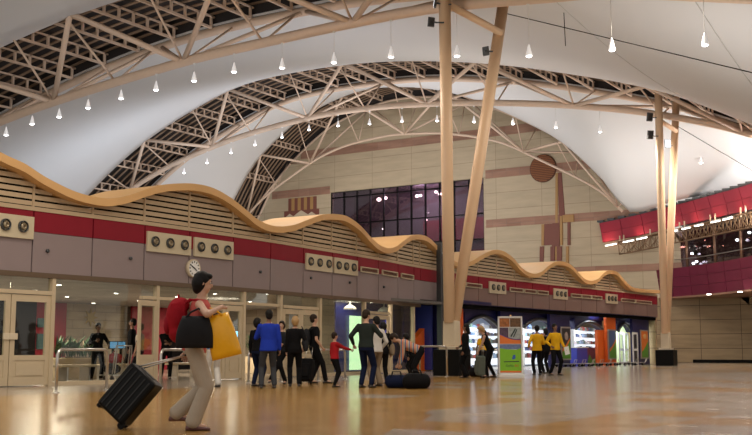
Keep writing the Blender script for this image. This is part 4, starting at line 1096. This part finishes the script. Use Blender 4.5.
def ik(a, t, l1, l2, pole):
    a, t = V(a), V(t); d = t-a; L = min(max(d.length, abs(l1-l2)+.01), l1+l2-.004); u = d.normalized(); t = a+u*L
    x = (l1*l1-l2*l2+L*L)/(2*L); h = sqrt(max(0, l1*l1-x*x)); p = V(pole)-u*V(pole).dot(u)
    p = p.normalized() if p.length > 1e-5 else fr(u)[0]
    return a+u*x+p*h, t
def cap(mb, a, b, ra, rb, n=14):
    a, b = V(a), V(b); x, y, d = fr(b-a); rings = []
    for k in range(5):
        th = pi/2*(1-k/4.0); c = a-d*ra*sin(th)*.9; r = max(ra*cos(th), .002); rings.append([c+(x*cos(2*pi*q/n)+y*sin(2*pi*q/n))*r for q in range(n)])
    for k in range(5):
        th = pi/2*k/4.0; c = b+d*rb*sin(th)*.9; r = max(rb*cos(th), .002); rings.append([c+(x*cos(2*pi*q/n)+y*sin(2*pi*q/n))*r for q in range(n)])
    mb.loft(rings)
def seclof(mb, secs, X, n=20):
    """secs: (centre, up-dir ignored, rx, ry, Ydir) closed superellipse loft"""
    rings = []
    c0, rx, ry, yd = secs[0]; rings.append([V(c0)+(X*cos(2*pi*k/n)*.3*rx+yd*sin(2*pi*k/n)*.3*ry) for k in range(n)])
    for c, rx, ry, yd in secs: rings.append([V(c)+(X*cos(2*pi*k/n)*rx+yd*sin(2*pi*k/n)*ry) for k in range(n)])
    c0, rx, ry, yd = secs[-1]; rings.append([V(c0)+(X*cos(2*pi*k/n)*.3*rx+yd*sin(2*pi*k/n)*.3*ry) for k in range(n)])
    mb.loft(rings)

def person(pos, H, face, label, top=f_black, sleeve='long', legs=f_dk, hair=(m_hblack, 'short'), skin=None, lean=0, lhand=None, rhand=None, lfoot=None, rfoot=None,
           headp=0, heady=0, sex='m', shoe=None, group=None, hem=.90, vox=.016, crouch=0.0, poleL=None, poleR=None, wide=1.0, flare=0.0, topname='shirt', kneeL=None, kneeR=None, side=0.0, curl=1.0, legw=0.0):
    """face: 0 = away from the camera, 90 = towards screen left, -90 = screen right, 180 = towards camera"""
    skin = skin or m_skin; shoe = shoe or m_shoe; s = H/1.75
    t = thing('person', label, 'person', (pos[0], pos[1], 0), PSI+radians(face), group)
    X = V((1, 0, 0)); pz = (.93-crouch)
    pel = V((0, 0, pz)); ca, sa = cos(radians(lean)), sin(radians(lean))
    up = V((0, sa, ca)); fw = V((0, ca, -sa))
    def sp_(h, f=0.0, x=0.0): return pel+X*x+up*h+fw*f
    W = wide*(.93 if sex == 'f' else 1.0)
    sec = [(-.10, .150*W, .105, 0), (-.03, .165*W, .112, 0), (.06, .155*W, .10, 0), (.16, (.132 if sex == 'f' else .145)*W, .092, .005), (.30, .158*W, .108, .012), (.40, .172*W, .108, .01), (.47, .165*W, .088, 0), (.51, .11*W, .065, -.005), (.535, .06, .055, 0)]
    B = MB(); yd = fw
    seclof(B, [(sp_(h, f), rx, ry, fw) for h, rx, ry, f in sec], X)
    hd_up = V((0, sin(radians(lean*.6+headp)), cos(radians(lean*.6+headp)))); 
    neck = sp_(.50, -.005); hb = neck+(up*.4+hd_up*.6)*.07; hc = hb+hd_up*.135
    cap(B, neck, hb+hd_up*.05, .052, .050)
    Rh = (Matrix.Rotation(radians(heady), 3, 'Z')) @ Matrix((X, X.cross(hd_up)*-1, hd_up)).transposed()
    hp = lambda x, y, z: hc+Rh @ V((x, y, z))
    B.ell(hc+Rh @ V((0, -.008, .022)), (.074, .093, .095), Rh, 18, 12); B.ell(hp(0, .022, -.045), (.055, .066, .068), Rh, 16, 10)
    B.ell(hp(0, .098, -.015), (.012, .018, .022), Rh); B.ell(hp(0, .045, -.095), (.025, .028, .02), Rh)
    for q in (-1, 1): B.ell(hp(q*.076, -.005, -.01), (.010, .018, .032), Rh)
    # arms
    SHL = {}; FX = MB()
    for q, hand, pole in ((-1, lhand, poleL), (1, rhand, poleR)):
        sh = sp_(.455, -.005, q*.175*W); 
        hand = V(hand) if hand is not None else V((q*.27, .06, pz-.14))
        pl = V(pole) if pole is not None else V((q*.5, -1, -.2))
        el, wr_ = ik(sh, hand, .29, .25, pl); SHL[q] = (sh, el, wr_)
        cap(B, sh, el, .050, .038); cap(B, el, wr_, .040, .027)
        d = (wr_-el).normalized(); side_ = d.cross(V((0, 1, 0)) if abs(d.y) < .8 else V((0, 0, 1))).normalized()
        if side_.dot(X) < 0: side_ = -side_
        nrm = d.cross(side_).normalized()       # roughly forward or up: finger row axis is nrm
        palm = wr_+d*.075; cap(B, wr_, palm-d*.01, .028, .026); 
        for k in range(4):
            o = nrm*(k-1.5)*.021; L_ = (.062, .075, .070, .055)[k]; p0 = palm-d*.01+o; c_ = -side_*q
            p1 = p0+d*L_*.5+c_*.006*curl; p2 = p1+(d*(1-.3*curl)+c_*.55*curl).normalized()*L_*.35; p3 = p2+(d*(1-.7*curl)+c_*curl).normalized()*L_*.3
            FX.path([p0, p1, p2, p3], [.0105, .010, .009, .007], 6)
        tb = wr_+d*.03+nrm*.026; FX.path([tb, tb+(d+nrm*.9).normalized()*.04, tb+(d+nrm*.9).normalized()*.04+d*.03], [.012, .0105, .008], 6)
    # legs
    LG = {}
    for q, foot, kn in ((-1, lfoot, kneeL), (1, rfoot, kneeR)):
        hp_ = sp_(-.04, 0, q*.088); foot = V(foot) if foot is not None else V((q*.11, 0, 0))
        ank = foot+V((0, 0, .085)); k_, a_ = ik(hp_, ank, .44, .42, V(kn) if kn is not None else V((q*.1, 1, 0))); LG[q] = (hp_, k_, a_, foot)
        cap(B, hp_, k_, .082, .052); cap(B, k_, a_, .054, .036)
        B.ell(a_+V((0, .05, -.04)), (.04, .11, .035))
    sc3 = lambda mb: [v.__imul__(s) for v in mb.v]
    sc3(B); sc3(FX)
    B.build('body', skin, t, local=True, remesh=vox, smooth_it=2, extra=FX)
    # trousers
    T_ = MB(); e = .014
    seclof(T_, [(sp_(h, f), rx+e, ry+e, fw) for h, rx, ry, f in sec[:3]]+[(sp_(.10), .150*W+e, .10+e, fw)], X)
    for q in (-1, 1):
        h0, k_, a_, ft = LG[q]; a2 = k_.lerp(a_, .97)
        cap(T_, h0, k_, .098+legw*.6, .072+flare*.1+legw); cap(T_, k_, a2, .070+flare*.1+legw, .060+flare+legw*.6)
    sc3(T_); T_.build('trousers', legs, t, local=True, remesh=vox, smooth_it=1)
    # top
    S_ = MB(); e = .020
    ss = [q for q in sec if q[0] >= (hem-.93-.02)]
    lo_h = hem-.93
    seclof(S_, [(sp_(lo_h), .168*W+e+.004, .115+e, fw)]+[(sp_(h, f), rx+e, ry+e, fw) for h, rx, ry, f in ss if h > lo_h+.03][:-1]+[(sp_(.525), .068, .066, fw)], X)
    if sleeve != 'none':
        for q in (-1, 1):
            sh, el, wr_ = SHL[q]; r0 = .068
            if sleeve == 'short': cap(S_, sh, sh.lerp(el, .62), r0, .060)
            else: cap(S_, sh, el, r0, .054); cap(S_, el, el.lerp(wr_, .93), .055, .040)
    sc3(S_); S_.build(topname, top, t, local=True, remesh=vox, smooth_it=1)
    # hair
    hm, st = hair; Hh = MB()
    Hh.ell(hp(0, -.024, .040), (.088, .102, .098), Rh, 18, 12)
    if st == 'full':
        Hh.ell(hp(0, -.045, .0), (.100, .090, .115), Rh, 18, 12); Hh.ell(hp(0, -.05, -.05), (.085, .07, .085), Rh, 16, 10); Hh.ell(hp(0, .045, .085), (.06, .05, .035), Rh, 12, 8)
    if st == 'long':
        Hh.ell(hp(0, -.05, -.03), (.09, .07, .12), Rh); cap(Hh, hp(0, -.07, -.05), hp(0, -.10, -.20), .075, .05)
    if st == 'bun': Hh.ell(hp(0, -.12, .03), (.045, .05, .045), Rh)
    if st == 'short': Hh.ell(hp(0, -.048, -.01), (.084, .068, .088), Rh)
    sc3(Hh); Hh.build('hair', hm, t, local=True, remesh=.010, smooth_it=1)
    for q in (-1, 1):
        E_ = MB().ell(hp(q*.030, .083, .008), (.013, .008, .008), Rh, 8, 6); sc3(E_); eo = E_.build('eye', m_eyew, t, local=True)
        E_ = MB().ell(hp(q*.030, .089, .008), (.006, .004, .006), Rh, 8, 6); sc3(E_); E_.build('iris', m_eye, eo, local=True)
        E_ = MB().ell(hp(q*.030, .088, .026), (.016, .006, .004), Rh, 8, 6); sc3(E_); E_.build('eyebrow', hm, t, local=True)
    E_ = MB().ell(hp(0, .086, -.052), (.022, .010, .007), Rh, 10, 6); sc3(E_); E_.build('mouth', m_lip, t, local=True)
    for q in (-1, 1):
        h0, k_, a_, ft = LG[q]; sdir = V((0, 1, 0)); pitch = 0
        z0 = a_.z-.085
        F = MB(); pr = [(-.075, .03, .045), (-.03, .038, .085), (.04, .040, .075), (.11, .045, .05), (.165, .040, .04), (.195, .022, .03)]
        rings = []
        for y, w_, h_ in pr:
            rings.append([V((a_.x+w_*cos(2*pi*k/12), a_.y+y, z0+max(0, h_*.5+h_*.5*sin(2*pi*k/12)))) for k in range(12)])
        F.loft(rings); sc3(F)
        F.build('shoe', shoe, t, local=True)
    t['_s'] = s; return t, SHL, LG, (hc, Rh), s
def wpt(t, p, s=1.0):
    """local point (unscaled metres) to world"""
    return t.location + Matrix.Rotation(t.rotation_euler.z, 3, 'Z') @ (V(p)*s)
def gp(px, py): q = onz(px, py, 0); return (q.x, q.y)
def clean(t): 
    if '_s' in t: del t['_s']

# --- foreground woman, walking to the right, leaning slightly
gw = gp(193, 430)
W_, SH, LG_, HD, s_ = person(gw, 1.70, -84, 'woman walking right in foreground, pink sleeveless top, cream trousers, pulling black suitcase', f_coral, 'none', f_cream, (m_hblack, 'full'), m_skin, lean=7, sex='f', shoe=m_shoeb,
    rhand=(.20, .27, 1.34), lhand=(-.24, -.14, .76), poleR=(1, -.75, -.35), poleL=(-.4, -1, 0), rfoot=(.09, .0, 0), lfoot=(-.09, -.20, .09), kneeL=(0, 1, .05), legw=.010, headp=3, vox=.010, hem=.86, flare=.022, topname='sleeveless_top', wide=.97)
W_['label'] = 'woman walking in the foreground with cream trousers, coral sleeveless top and bags'
def prop(name, label, cat, mbs, group=None, base=None):
    pass
# backpack on her back (held by her: its own thing)
Rz = Matrix.Rotation(W_.rotation_euler.z, 3, 'Z')
def wl_(p): return wpt(W_, p, s_)
bp = thing('backpack', 'bulging red backpack on the back of the walking woman', 'backpack', wl_((0, -.165, 1.06)), W_.rotation_euler.z)
m_bred = fabric('backpack_red', (.30, .010, .018), .35, 7)
b_ = MB(); b_.ell((0, -.04, .17), (.17, .12, .22), None, 20, 14); b_.ell((0, -.02, .02), (.16, .11, .12), None, 18, 12); b_.ell((0, .0, .31), (.13, .10, .09)); b_.box((0, -.02, .16), (.26, .16, .34))
b_.build('pack', m_bred, bp, local=True, remesh=.012, smooth_it=2)
MB().ell((0, -.135, .10), (.11, .045, .11), None, 16, 10).build('front_pocket', fabric('backpack_dark_red', (.25, .01, .02), .3, 8), bp, local=True)
for q in (-1, 1):
    MB().path([(q*.09, .03, .30), (q*.10, .10, .37), (q*.115, .19, .36), (q*.13, .27, .22), (q*.15, .19, .06), (q*.13, .05, .0)], [.013]*6, 8).build('shoulder_strap', m_bred, bp, local=True)
MB().path([(-.05, -.02, .38), (-.03, -.03, .42), (.03, -.03, .42), (.05, -.02, .38)], .010, 6).build('grab_loop', m_bred, bp, local=True)
# black handbag from the forearm
def bagmesh(w, h, d, sag=.25, top=.8):
    rings = []
    for k in range(9):
        t = k/8; ww = w/2*(1+sag*sin(pi*(1-t)*.8)-(1-top)*t); dd = d/2*(.55+.6*sin(pi*min(1, (1-t)*.9+.1))); n = 20
        dd = max(dd*(.35 if k == 8 else 1), .01)
        rings.append([V((dd*sin(2*pi*q/n), ww*(abs(cos(2*pi*q/n))**.7)*(1 if cos(2*pi*q/n) > 0 else -1), h*t)) for q in range(n)])
    return MB().loft(rings)
hb_ = thing('handbag', 'large soft black handbag hanging from the forearm of the walking woman', 'handbag', wl_((.31, .02, .90)), W_.rotation_euler.z+radians(6))
f_bag = mat('black_bag_cloth', (.013, .013, .015), .7, var=.3, scale=9, bump=.2, spec=.15)
bagmesh(.34, .34, .17).build('bag_body', f_bag, hb_, local=True)
for q in (-.02, .03): MB().path([(q, -.11, .31), (q-.02, -.05, .38), (q-.03, .03, .42), (q-.02, .10, .38), (q, .12, .31)], .011, 8).build('handle', f_bag, hb_, local=True)
# yellow carrier bag in the hand
m_yb = mat('yellow_plastic', (.85, .42, .008), .35, var=.1, scale=7, bump=.5)
yb_ = thing('carrier_bag', 'bright yellow plastic carrier bag held by the walking woman', 'bag', wl_((.24, .37, .80)), W_.rotation_euler.z+radians(4))
yb_.rotation_euler.x = radians(14)
bagmesh(.30, .47, .15, .12, .78).build('bag_body', m_yb, yb_, local=True)
for q in (-.04, .04): MB().path([(q, -.06, .45), (q*.6, -.05, .53), (q*.3-.02, -.06, .555), (q*.6, -.02, .53), (q, .05, .45)], .010, 8).build('handle', m_yb, yb_, local=True)
# suitcase, tilted, broad ribbed face to the camera
wb_ = onz(122, 429, 0)
sc_o = thing('wheeled_suitcase', 'black ribbed wheeled suitcase tilted behind the walking woman', 'suitcase', (wb_.x, wb_.y, .0), PSI)
m_case = mat('suitcase_black', (.003, .003, .0032), .35, var=.2, scale=12, spec=.14); m_rib = mat('suitcase_rib', (.02, .019, .018), .3, spec=.3)
Rt = Matrix.Rotation(radians(40), 3, 'Y') @ Matrix.Rotation(radians(-14), 3, 'Z')
cc = V((.07, .05, .37))
def cs(p): return cc + Rt @ V(p)
c_ = MB().box(cc, (.40, .26, .58), R=Rt); co = c_.build('shell', m_case, sc_o, local=True, bevel=.035)
for k in range(5):
    x = -.14+k*.07
    MB().bar(cs((x, -.135, -.25)), cs((x, -.135, .25)), .016, .012, Rt @ V((0, 1, 0))).build('rib', m_rib, sc_o, local=True, bevel=.004)
MB().box(cs((.0, 0, .285)), (.20, .06, .03), R=Rt).build('top_handle', m_rib, sc_o, local=True, bevel=.01)
MB().box(cs((.185, 0, 0)), (.03, .2, .44), R=Rt).build('front_pocket', m_case, sc_o, local=True, bevel=.012)
for y in (-.1, .1):
    MB().lathe([(.034, -.015), (.042, 0), (.034, .015)], (.0+.005, y+.02, .042), 14, Matrix.Rotation(pi/2, 3, 'X')).build('wheel', m_black, sc_o, local=True)
    MB().box((.025, y+.02, .085), (.07, .04, .07)).build('wheel_housing', m_case, sc_o, local=True, bevel=.01)
MB().box(cs((-.17, 0, -.30)), (.05, .18, .05), R=Rt).build('foot', m_case, sc_o, local=True, bevel=.01)
hnd = wl_(SH[-1][2]+V((0, .0, -.05))/1.0)
hl = Matrix.Rotation(-PSI, 3, 'Z') @ (hnd - sc_o.location)
for y in (-.07, .07): MB().tube(cs((-.13, y, .27)), hl+V((0, y*.7, 0)), .008, n=8).build('pull_rod', m_steel, sc_o, local=True)
MB().tube(hl+V((0, -.06, 0)), hl+V((0, .06, 0)), .014).build('grip', m_black, sc_o, local=True)
clean(W_)

def P2(px, py, *a, **k):
    r = person(gp(px, py), *a, **k); clean(r[0]); return r
def shoulder_bag(r, side, m, name, label, cat, w=.30, h=.26, z=.86, fwd=0.0):
    t0, SHx, _, _, s = r; p = wpt(t0, (side*.27, fwd, z), s)
    t = thing(name, label, cat, p, t0.rotation_euler.z)
    bagmesh(w, h, .13, .1).build('bag_body', m, t, local=True)
    MB().path([(0, -w*.3, h*.95), (-side*.06, -.03, h+.26), (-side*.10, 0, h+.33), (-side*.06, .05, h+.26), (0, w*.3, h*.95)], .010, 6).build('strap', m, t, local=True)
    return t
# --- middle group, left to right
P2(257, 386.5, 1.62, -30, 'person in black with black hair standing left of the man in blue', f_black, 'long', f_navy, (m_hblack, 'full'), m_skin2, sex='f', rhand=(.22, .28, 1.22))
P2(268, 388.5, 1.76, 14, 'tall man in royal blue shirt and grey jeans seen from behind', f_blue, 'long', f_gjean, (m_hblack, 'short'), m_skin2, lhand=(-.16, .32, 1.18), rhand=(.26, .05, .85), lfoot=(-.15, 0, 0), rfoot=(.15, .04, 0), hem=.83, wide=1.08)
P2(281, 384, 1.60, 172, 'woman in dark top with reddish hair facing us beside the blonde woman', f_dk, 'long', f_black, (m_hbrown, 'full'), m_skin, sex='f', rhand=(.12, .25, 1.1), lhand=(-.1, .25, 1.1), lfoot=(.3, .1, 0), rfoot=(-.12, 0, 0))
r = P2(294.5, 386.5, 1.66, 8, 'blonde woman in black suit seen from behind', f_black, 'long', f_black, (m_hblond, 'full'), m_skin, sex='f', lhand=(-.2, .1, .86), rhand=(.25, .12, .95))
shoulder_bag(r, 1, f_dk, 'shoulder_bag', 'dark shoulder bag at the hip of the blonde woman', 'bag', .28, .26, .88)
r = P2(314, 383.5, 1.78, -68, 'man in black shirt with dark rucksack walking right', f_black, 'short', f_black, (m_hbrown, 'short'), m_skin, lfoot=(-.1, -.05, 0), rfoot=(.1, .28, 0), rhand=(.26, .12, .92), lhand=(-.26, -.25, .82), poleL=(-.3, -1, 0))
t0 = r[0]; bk_ = thing('rucksack', 'dark rucksack on back of man in black shirt', 'backpack', wpt(t0, (0, -.22, 1.02)), t0.rotation_euler.z)
b_ = MB(); b_.ell((0, 0, .16), (.16, .11, .24), None, 18, 12); b_.ell((0, -.02, .02), (.15, .10, .12)); b_.build('pack', f_dk, bk_, local=True, remesh=.014, smooth_it=2)
for q in (-1, 1): MB().path([(q*.09, .05, .34), (q*.11, .16, .42), (q*.13, .30, .30), (q*.14, .22, .08)], .017, 6).build('shoulder_strap', f_dk, bk_, local=True)
def trolleybag(px, py, rz, lab, m=f_black, w=.36, h=.56, d=.24, tilt=20, lean_dir=1):
    q = onz(px, py, 0); t = thing('wheeled_bag', lab, 'suitcase', (q.x, q.y, 0), PSI+rz)
    R = Matrix.Rotation(radians(tilt*lean_dir), 3, 'Y'); c = V((0, 0, h/2+.09))
    MB().box(c, (d, w, h), R=R).build('shell', m, t, local=True, bevel=.05)
    MB().box(c+R @ V((-.13, 0, -.03)), (.05, w*.8, h*.6), R=R).build('front_pocket', m, t, local=True, bevel=.02)
    for s in (-1, 1):
        b0 = c+R @ V((d*.3, s*w*.38, -h/2-.02)); b0.z = .045
        MB().lathe([(.035, -.015), (.043, 0), (.035, .015)], b0, 12, Matrix.Rotation(pi/2, 3, 'X')).build('wheel', m_black, t, local=True)
        MB().tube(c+R @ V((d*.3, s*.08, h/2)), c+R @ V((d*.3, s*.08, h/2+.32)), .008, n=6).build('pull_rod', m_steel, t, local=True)
    MB().tube(c+R @ V((d*.3, -.09, h/2+.32)), c+R @ V((d*.3, .09, h/2+.32)), .014).build('grip', m_black, t, local=True)
    return t
trolleybag(306, 385, radians(70), 'dark wheeled bag beside the man in black shirt', f_black, tilt=14)
# --- family of the boy in red
P2(334.5, 387.2, 1.27, -65, 'boy in red sweater and black trousers reaching to the man beside him', f_red, 'long', f_black, (m_hbrown, 'short'), m_skin, rhand=(.15, .60, 1.16), poleR=(.2, -.2, -1), lhand=(-.25, .02, .80), lfoot=(-.12, .06, 0), rfoot=(.14, -.06, 0), wide=1.05, headp=4)
P2(366, 387.8, 1.78, -28, 'man in dark shirt and jeans with arm around woman in white', f_dgreen, 'long', f_navy, (m_hbrown, 'short'), m_skin, lhand=(-.36, .06, .98), rhand=(.22, .34, 1.20), heady=-20, headp=12, lfoot=(-.11, -.03, 0), rfoot=(.11, .05, 0), wide=1.05)
P2(376.5, 386.3, 1.66, 35, 'woman in white blouse and khaki trousers embraced by the man', f_white, 'long', f_khaki, (m_hblack, 'short'), m_skin, sex='f', lhand=(-.25, .25, 1.15), rhand=(.24, .12, .95), hem=.86, flare=.02, headp=8)
r = P2(383, 383.5, 1.58, 20, 'person in dark clothes half hidden behind woman in white', f_black, 'long', f_black, (m_hblack, 'full'), m_skin, sex='f')
shoulder_bag(r, 1, f_khaki, 'shoulder_bag', 'brown shoulder bag hanging right of the woman in white', 'bag', .26, .30, .80)
# --- bending person with the holdalls
P2(419.5, 385.5, 1.70, 86, 'person in striped sweater bending down over the dark holdalls', f_strip, 'long', f_black, (m_hbrown, 'short'), m_skin, lean=66, crouch=.05, lhand=(-.14, .50, .36), rhand=(.14, .58, .40), poleL=(-.3, -1, .3), poleR=(.3, -1, .3), headp=22, lfoot=(-.14, -.05, 0), rfoot=(.14, .12, 0), hem=.95)
P2(413, 378.5, 1.45, 60, 'person with black hair stooping behind person in striped sweater', f_black, 'long', f_black, (m_hblack, 'full'), m_skin2, lean=30, crouch=.03)
def holdall(px, py, rz, L_, h, m, lab):
    q = onz(px, py, 0); t = thing('holdall', lab, 'bag', (q.x, q.y, 0), PSI+rz)
    rings = []; n = 18
    for k in range(13):
        u = -1+2*k/12; r = (1-abs(u)**6)**.5 if abs(u) < 1 else .15; r = max(r, .35)
        rings.append([V((u*L_/2, h*.58*r*cos(2*pi*j/n), max(0, h/2+h/2*r*sin(2*pi*j/n)*(1.1 if sin(2*pi*j/n) < 0 else 1)))) for j in range(n)])
    MB().loft(rings).build('bag_body', m, t, local=True)
    for s in (-1, 1): MB().path([(-.12, s*h*.45, h*.75), (-.09, s*.05, h+.07), (.09, s*.05, h+.07), (.12, s*h*.45, h*.75)], .012, 6).build('handle', m_black, t, local=True)
    MB().bar((-L_*.38, 0, h*.99), (L_*.38, 0, h*.99), .02, .012).build('zip', m_dsteel, t, local=True)
holdall(396.5, 388.2, radians(-8), .52, .30, f_navy, 'dark navy holdall on floor under hands of bending person')
holdall(416.5, 388.8, radians(6), .62, .34, f_black, 'black holdall on floor right of the navy one')
# --- by the near column
P2(466, 378, 1.68, 75, 'person in black with long black hair standing right of the near column', f_black, 'long', f_black, (m_hblack, 'long'), m_skin2, sex='f', hem=.70, flare=.03, wide=1.15, rhand=(.2, .25, 1.0))
P2(483, 375.5, 1.60, -20, 'person in yellow shirt bending behind the woman in black vest', f_yel, 'short', f_dk, (m_hblack, 'short'), m_skin2, lean=28)
P2(490.5, 377.5, 1.68, 82, 'woman in black vest with blonde hair leaning over a grey suitcase', f_black, 'none', f_black, (m_hblond, 'full'), m_skin, lean=24, sex='f', rhand=(.14, .42, .80), lhand=(-.14, .42, .78), headp=15, topname='sleeveless_top', lfoot=(-.1, .1, 0), rfoot=(.1, -.12, 0))
trolleybag(480.5, 378.6, radians(10), 'upright grey green suitcase left of woman in black vest', fabric('grey_green_cloth', (.10, .12, .10)), .36, .60, .24, 2)
holdall(475.5, 376.8, radians(20), .4, .3, f_black, 'small black bag on floor behind the grey green suitcase')
# --- staff in yellow
P2(537.5, 375, 1.72, 10, 'left one of two staff in yellow shirts standing by advertising stand', f_yel, 'long', f_black, (m_hblack, 'short'), m_skin2, rhand=(.18, .25, 1.12), lhand=(-.28, .1, 1.0), hem=.86)
r = P2(556, 375.5, 1.76, -150, 'right one of two staff in yellow shirts, holding a white paper', f_yel, 'long', f_black, (m_hblack, 'short'), m_skin2, rhand=(.26, .1, 1.0), lhand=(-.24, .22, .92), hem=.86, lfoot=(-.14, 0, 0), rfoot=(.2, -.05, 0), wide=1.05)
t0 = r[0]; pp_ = wpt(t0, (-.24, .31, .84), r[4])
tag(MB().box(pp_, (.20, .02, .27), R=Matrix.Rotation(t0.rotation_euler.z, 3, 'Z') @ Matrix.Rotation(radians(12), 3, 'Y')).build('paper_sheet', m_white), 'white paper sheet held by right hand staff in yellow', 'paper')
P2(546, 373.5, 1.66, 30, 'person in black standing between the two staff in yellow', f_black, 'long', f_black, (m_hblack, 'full'), m_skin2)
# --- behind the glass
def PB(px, x, H, face, label, *a, **k):
    q = onx(px, 372, x); r = person((x, q.y), H, face, label, *a, **k); clean(r[0]); return r
PB(97, -22.6, 1.62, -150, 'woman in black jacket standing behind the glass left of the suitcase', f_black, 'long', f_black, (m_hblack, 'short'), m_skin2, sex='f', rhand=(.14, .26, 1.2), lhand=(-.3, .1, 1.1), lfoot=(-.12, 0, 0), rfoot=(.18, 0, 0))
r = PB(131, -23.2, 1.80, 100, 'tall man in dark jacket standing inside near the open doorway', f_black, 'long', f_black, (m_hblack, 'short'), m_skin2)
PB(139, -22.2, 1.62, 80, 'person in grey shirt standing inside just left of the open door', f_gray, 'short', f_dk, (m_hbrown, 'short'), m_skin)
PB(166, -22.4, 1.64, -160, 'person in black with folded arms standing inside behind the red backpack', f_black, 'short', f_black, (m_hblack, 'short'), m_skin2, rhand=(-.02, .24, 1.12), lhand=(.04, .24, 1.18), lfoot=(-.12, 0, 0), rfoot=(.16, 0, 0))
P2(214, 387.2, 1.70, 30, 'person in blue shirt and white trousers hidden behind the yellow bag', f_lblue, 'short', f_white, (m_hbrown, 'short'), m_skin, flare=.02)
# luggage behind the glass
q = onx(112, 372, -22.0); holdall_p = (q.x, q.y)
t = thing('luggage_trolley', 'loaded luggage trolley behind the black suitcase of the woman', 'trolley', (q.x, q.y, 0), radians(80))
MB().box((0, 0, .17), (.5, .8, .03)).build('platform', m_steel, t, local=True)
MB().path([(-.26, -.4, .16), (-.27, -.5, .6), (-.25, -.55, .98), (.25, -.55, .98), (.27, -.5, .6), (.26, -.4, .16)], .02, 6).build('handle_frame', m_steel, t, local=True)
for k in range(3): MB().bar((-.2+.2*k, -.42, .2), (-.2+.2*k, -.54, .95), .02, .02).build('rung', m_steel, t, local=True)
for xx, yy in ((-.22, -.34), (.22, -.34), (0, .34)): MB().lathe([(.07, -.02), (.08, 0), (.07, .02)], (xx, yy, .08), 10, Matrix.Rotation(pi/2, 3, 'Y')).build('wheel', m_black, t, local=True)
for lab, dz, m, px in (('black bag lying on the trolley behind the glass', .19, f_black, .0), ('red bag on top of the black bag on the trolley', .48, f_red, .1)):
    tt = thing('travel_bag', lab, 'bag', (q.x, q.y+px, dz), radians(80)); 
    MB().ell((0, 0, .15), (.2, .32, .15), None, 18, 12).build('bag_body', m, tt, local=True)
    MB().path([(-.03, -.12, .26), (0, -.08, .34), (0, .08, .34), (-.03, .12, .26)], .012, 6).build('handle', m, tt, local=True)
# ------------------------------------------------------------------ light
w = bpy.data.worlds.new('world'); sc.world = w; w.use_nodes = True
bg = w.node_tree.nodes['Background']; bg.inputs[0].default_value = (1, .94, .87, 1); bg.inputs[1].default_value = .72
def up_l(x, y, z, e, to, col=(1, .93, .84), size=2.5): lamp('AREA', 'hidden_uplight', (x, y, z), e, col, size, to)
up_l(-25, 36, 6.6, 330, (-34, 44, 14), (.82, .88, 1))
up_l(-47, 51, 4.5, 900, (-58, 53, 13), (.80, .88, 1), 3)
up_l(-34, 36, 5, 120, (-44, 40, 14), (.82, .88, 1), 3)
up_l(-26, 50, 6.2, 420, (-30, 50, 18), (1, .95, .88))
up_l(-29, 64, 7, 260, (-26, 66, 15), (1, .98, .95))
up_l(-20, 63.5, 8.5, 130, (-24, 66, 16), (1, .98, .95))
up_l(-12, 63, 8.6, 1900, (-15, 65, 14), (1, .97, .93))
up_l(-9, 36, 5, 380, (-10, 42, 15), (1, .95, .90), 4)
up_l(-24, 12, 6, 780, (-30, 20, 14), (1, .97, .95), 3)
up_l(-36, 60, 7, 1300, (-46, 66, 18), (.95, .95, 1), 3)
up_l(-46, 64, 6, 420, (-50, 75, 13), (1, .88, .70), 3)  # added unseen lamp, aimed at the left stone gable to brighten it
# general warm downlight of the pendant rows
for x, y, z, e in ((-10, 32.2, 11.5, 420), (-21.5, 30.5, 11.8, 420), (-26, 32.2, 12, 260), (-14, 58, 12.4, 420), (-20, 58, 13, 350), (-28, 58, 15, 260), (-8, 15, 11, 500), (-15, 12, 11, 500), (-2, 22, 10, 350), (-8, 46, 11, 350)):
    lamp('AREA', 'pendant_row_light', (x, y, z), e*(.95 if y < 40 or x > -9 else 1.5), (1, .88, .74), 1.5, (x, y, 0))
vs = sc.view_settings; sc.display_settings.display_device = 'sRGB'
vs.view_transform = 'Standard'; vs.look = 'None'; vs.exposure = 0.0; vs.gamma = 1.0; vs.use_curve_mapping = False
sc.cycles.use_denoising = True; sc.cycles.max_bounces = 6; sc.cycles.transparent_max_bounces = 8; sc.cycles.sample_clamp_indirect = 6
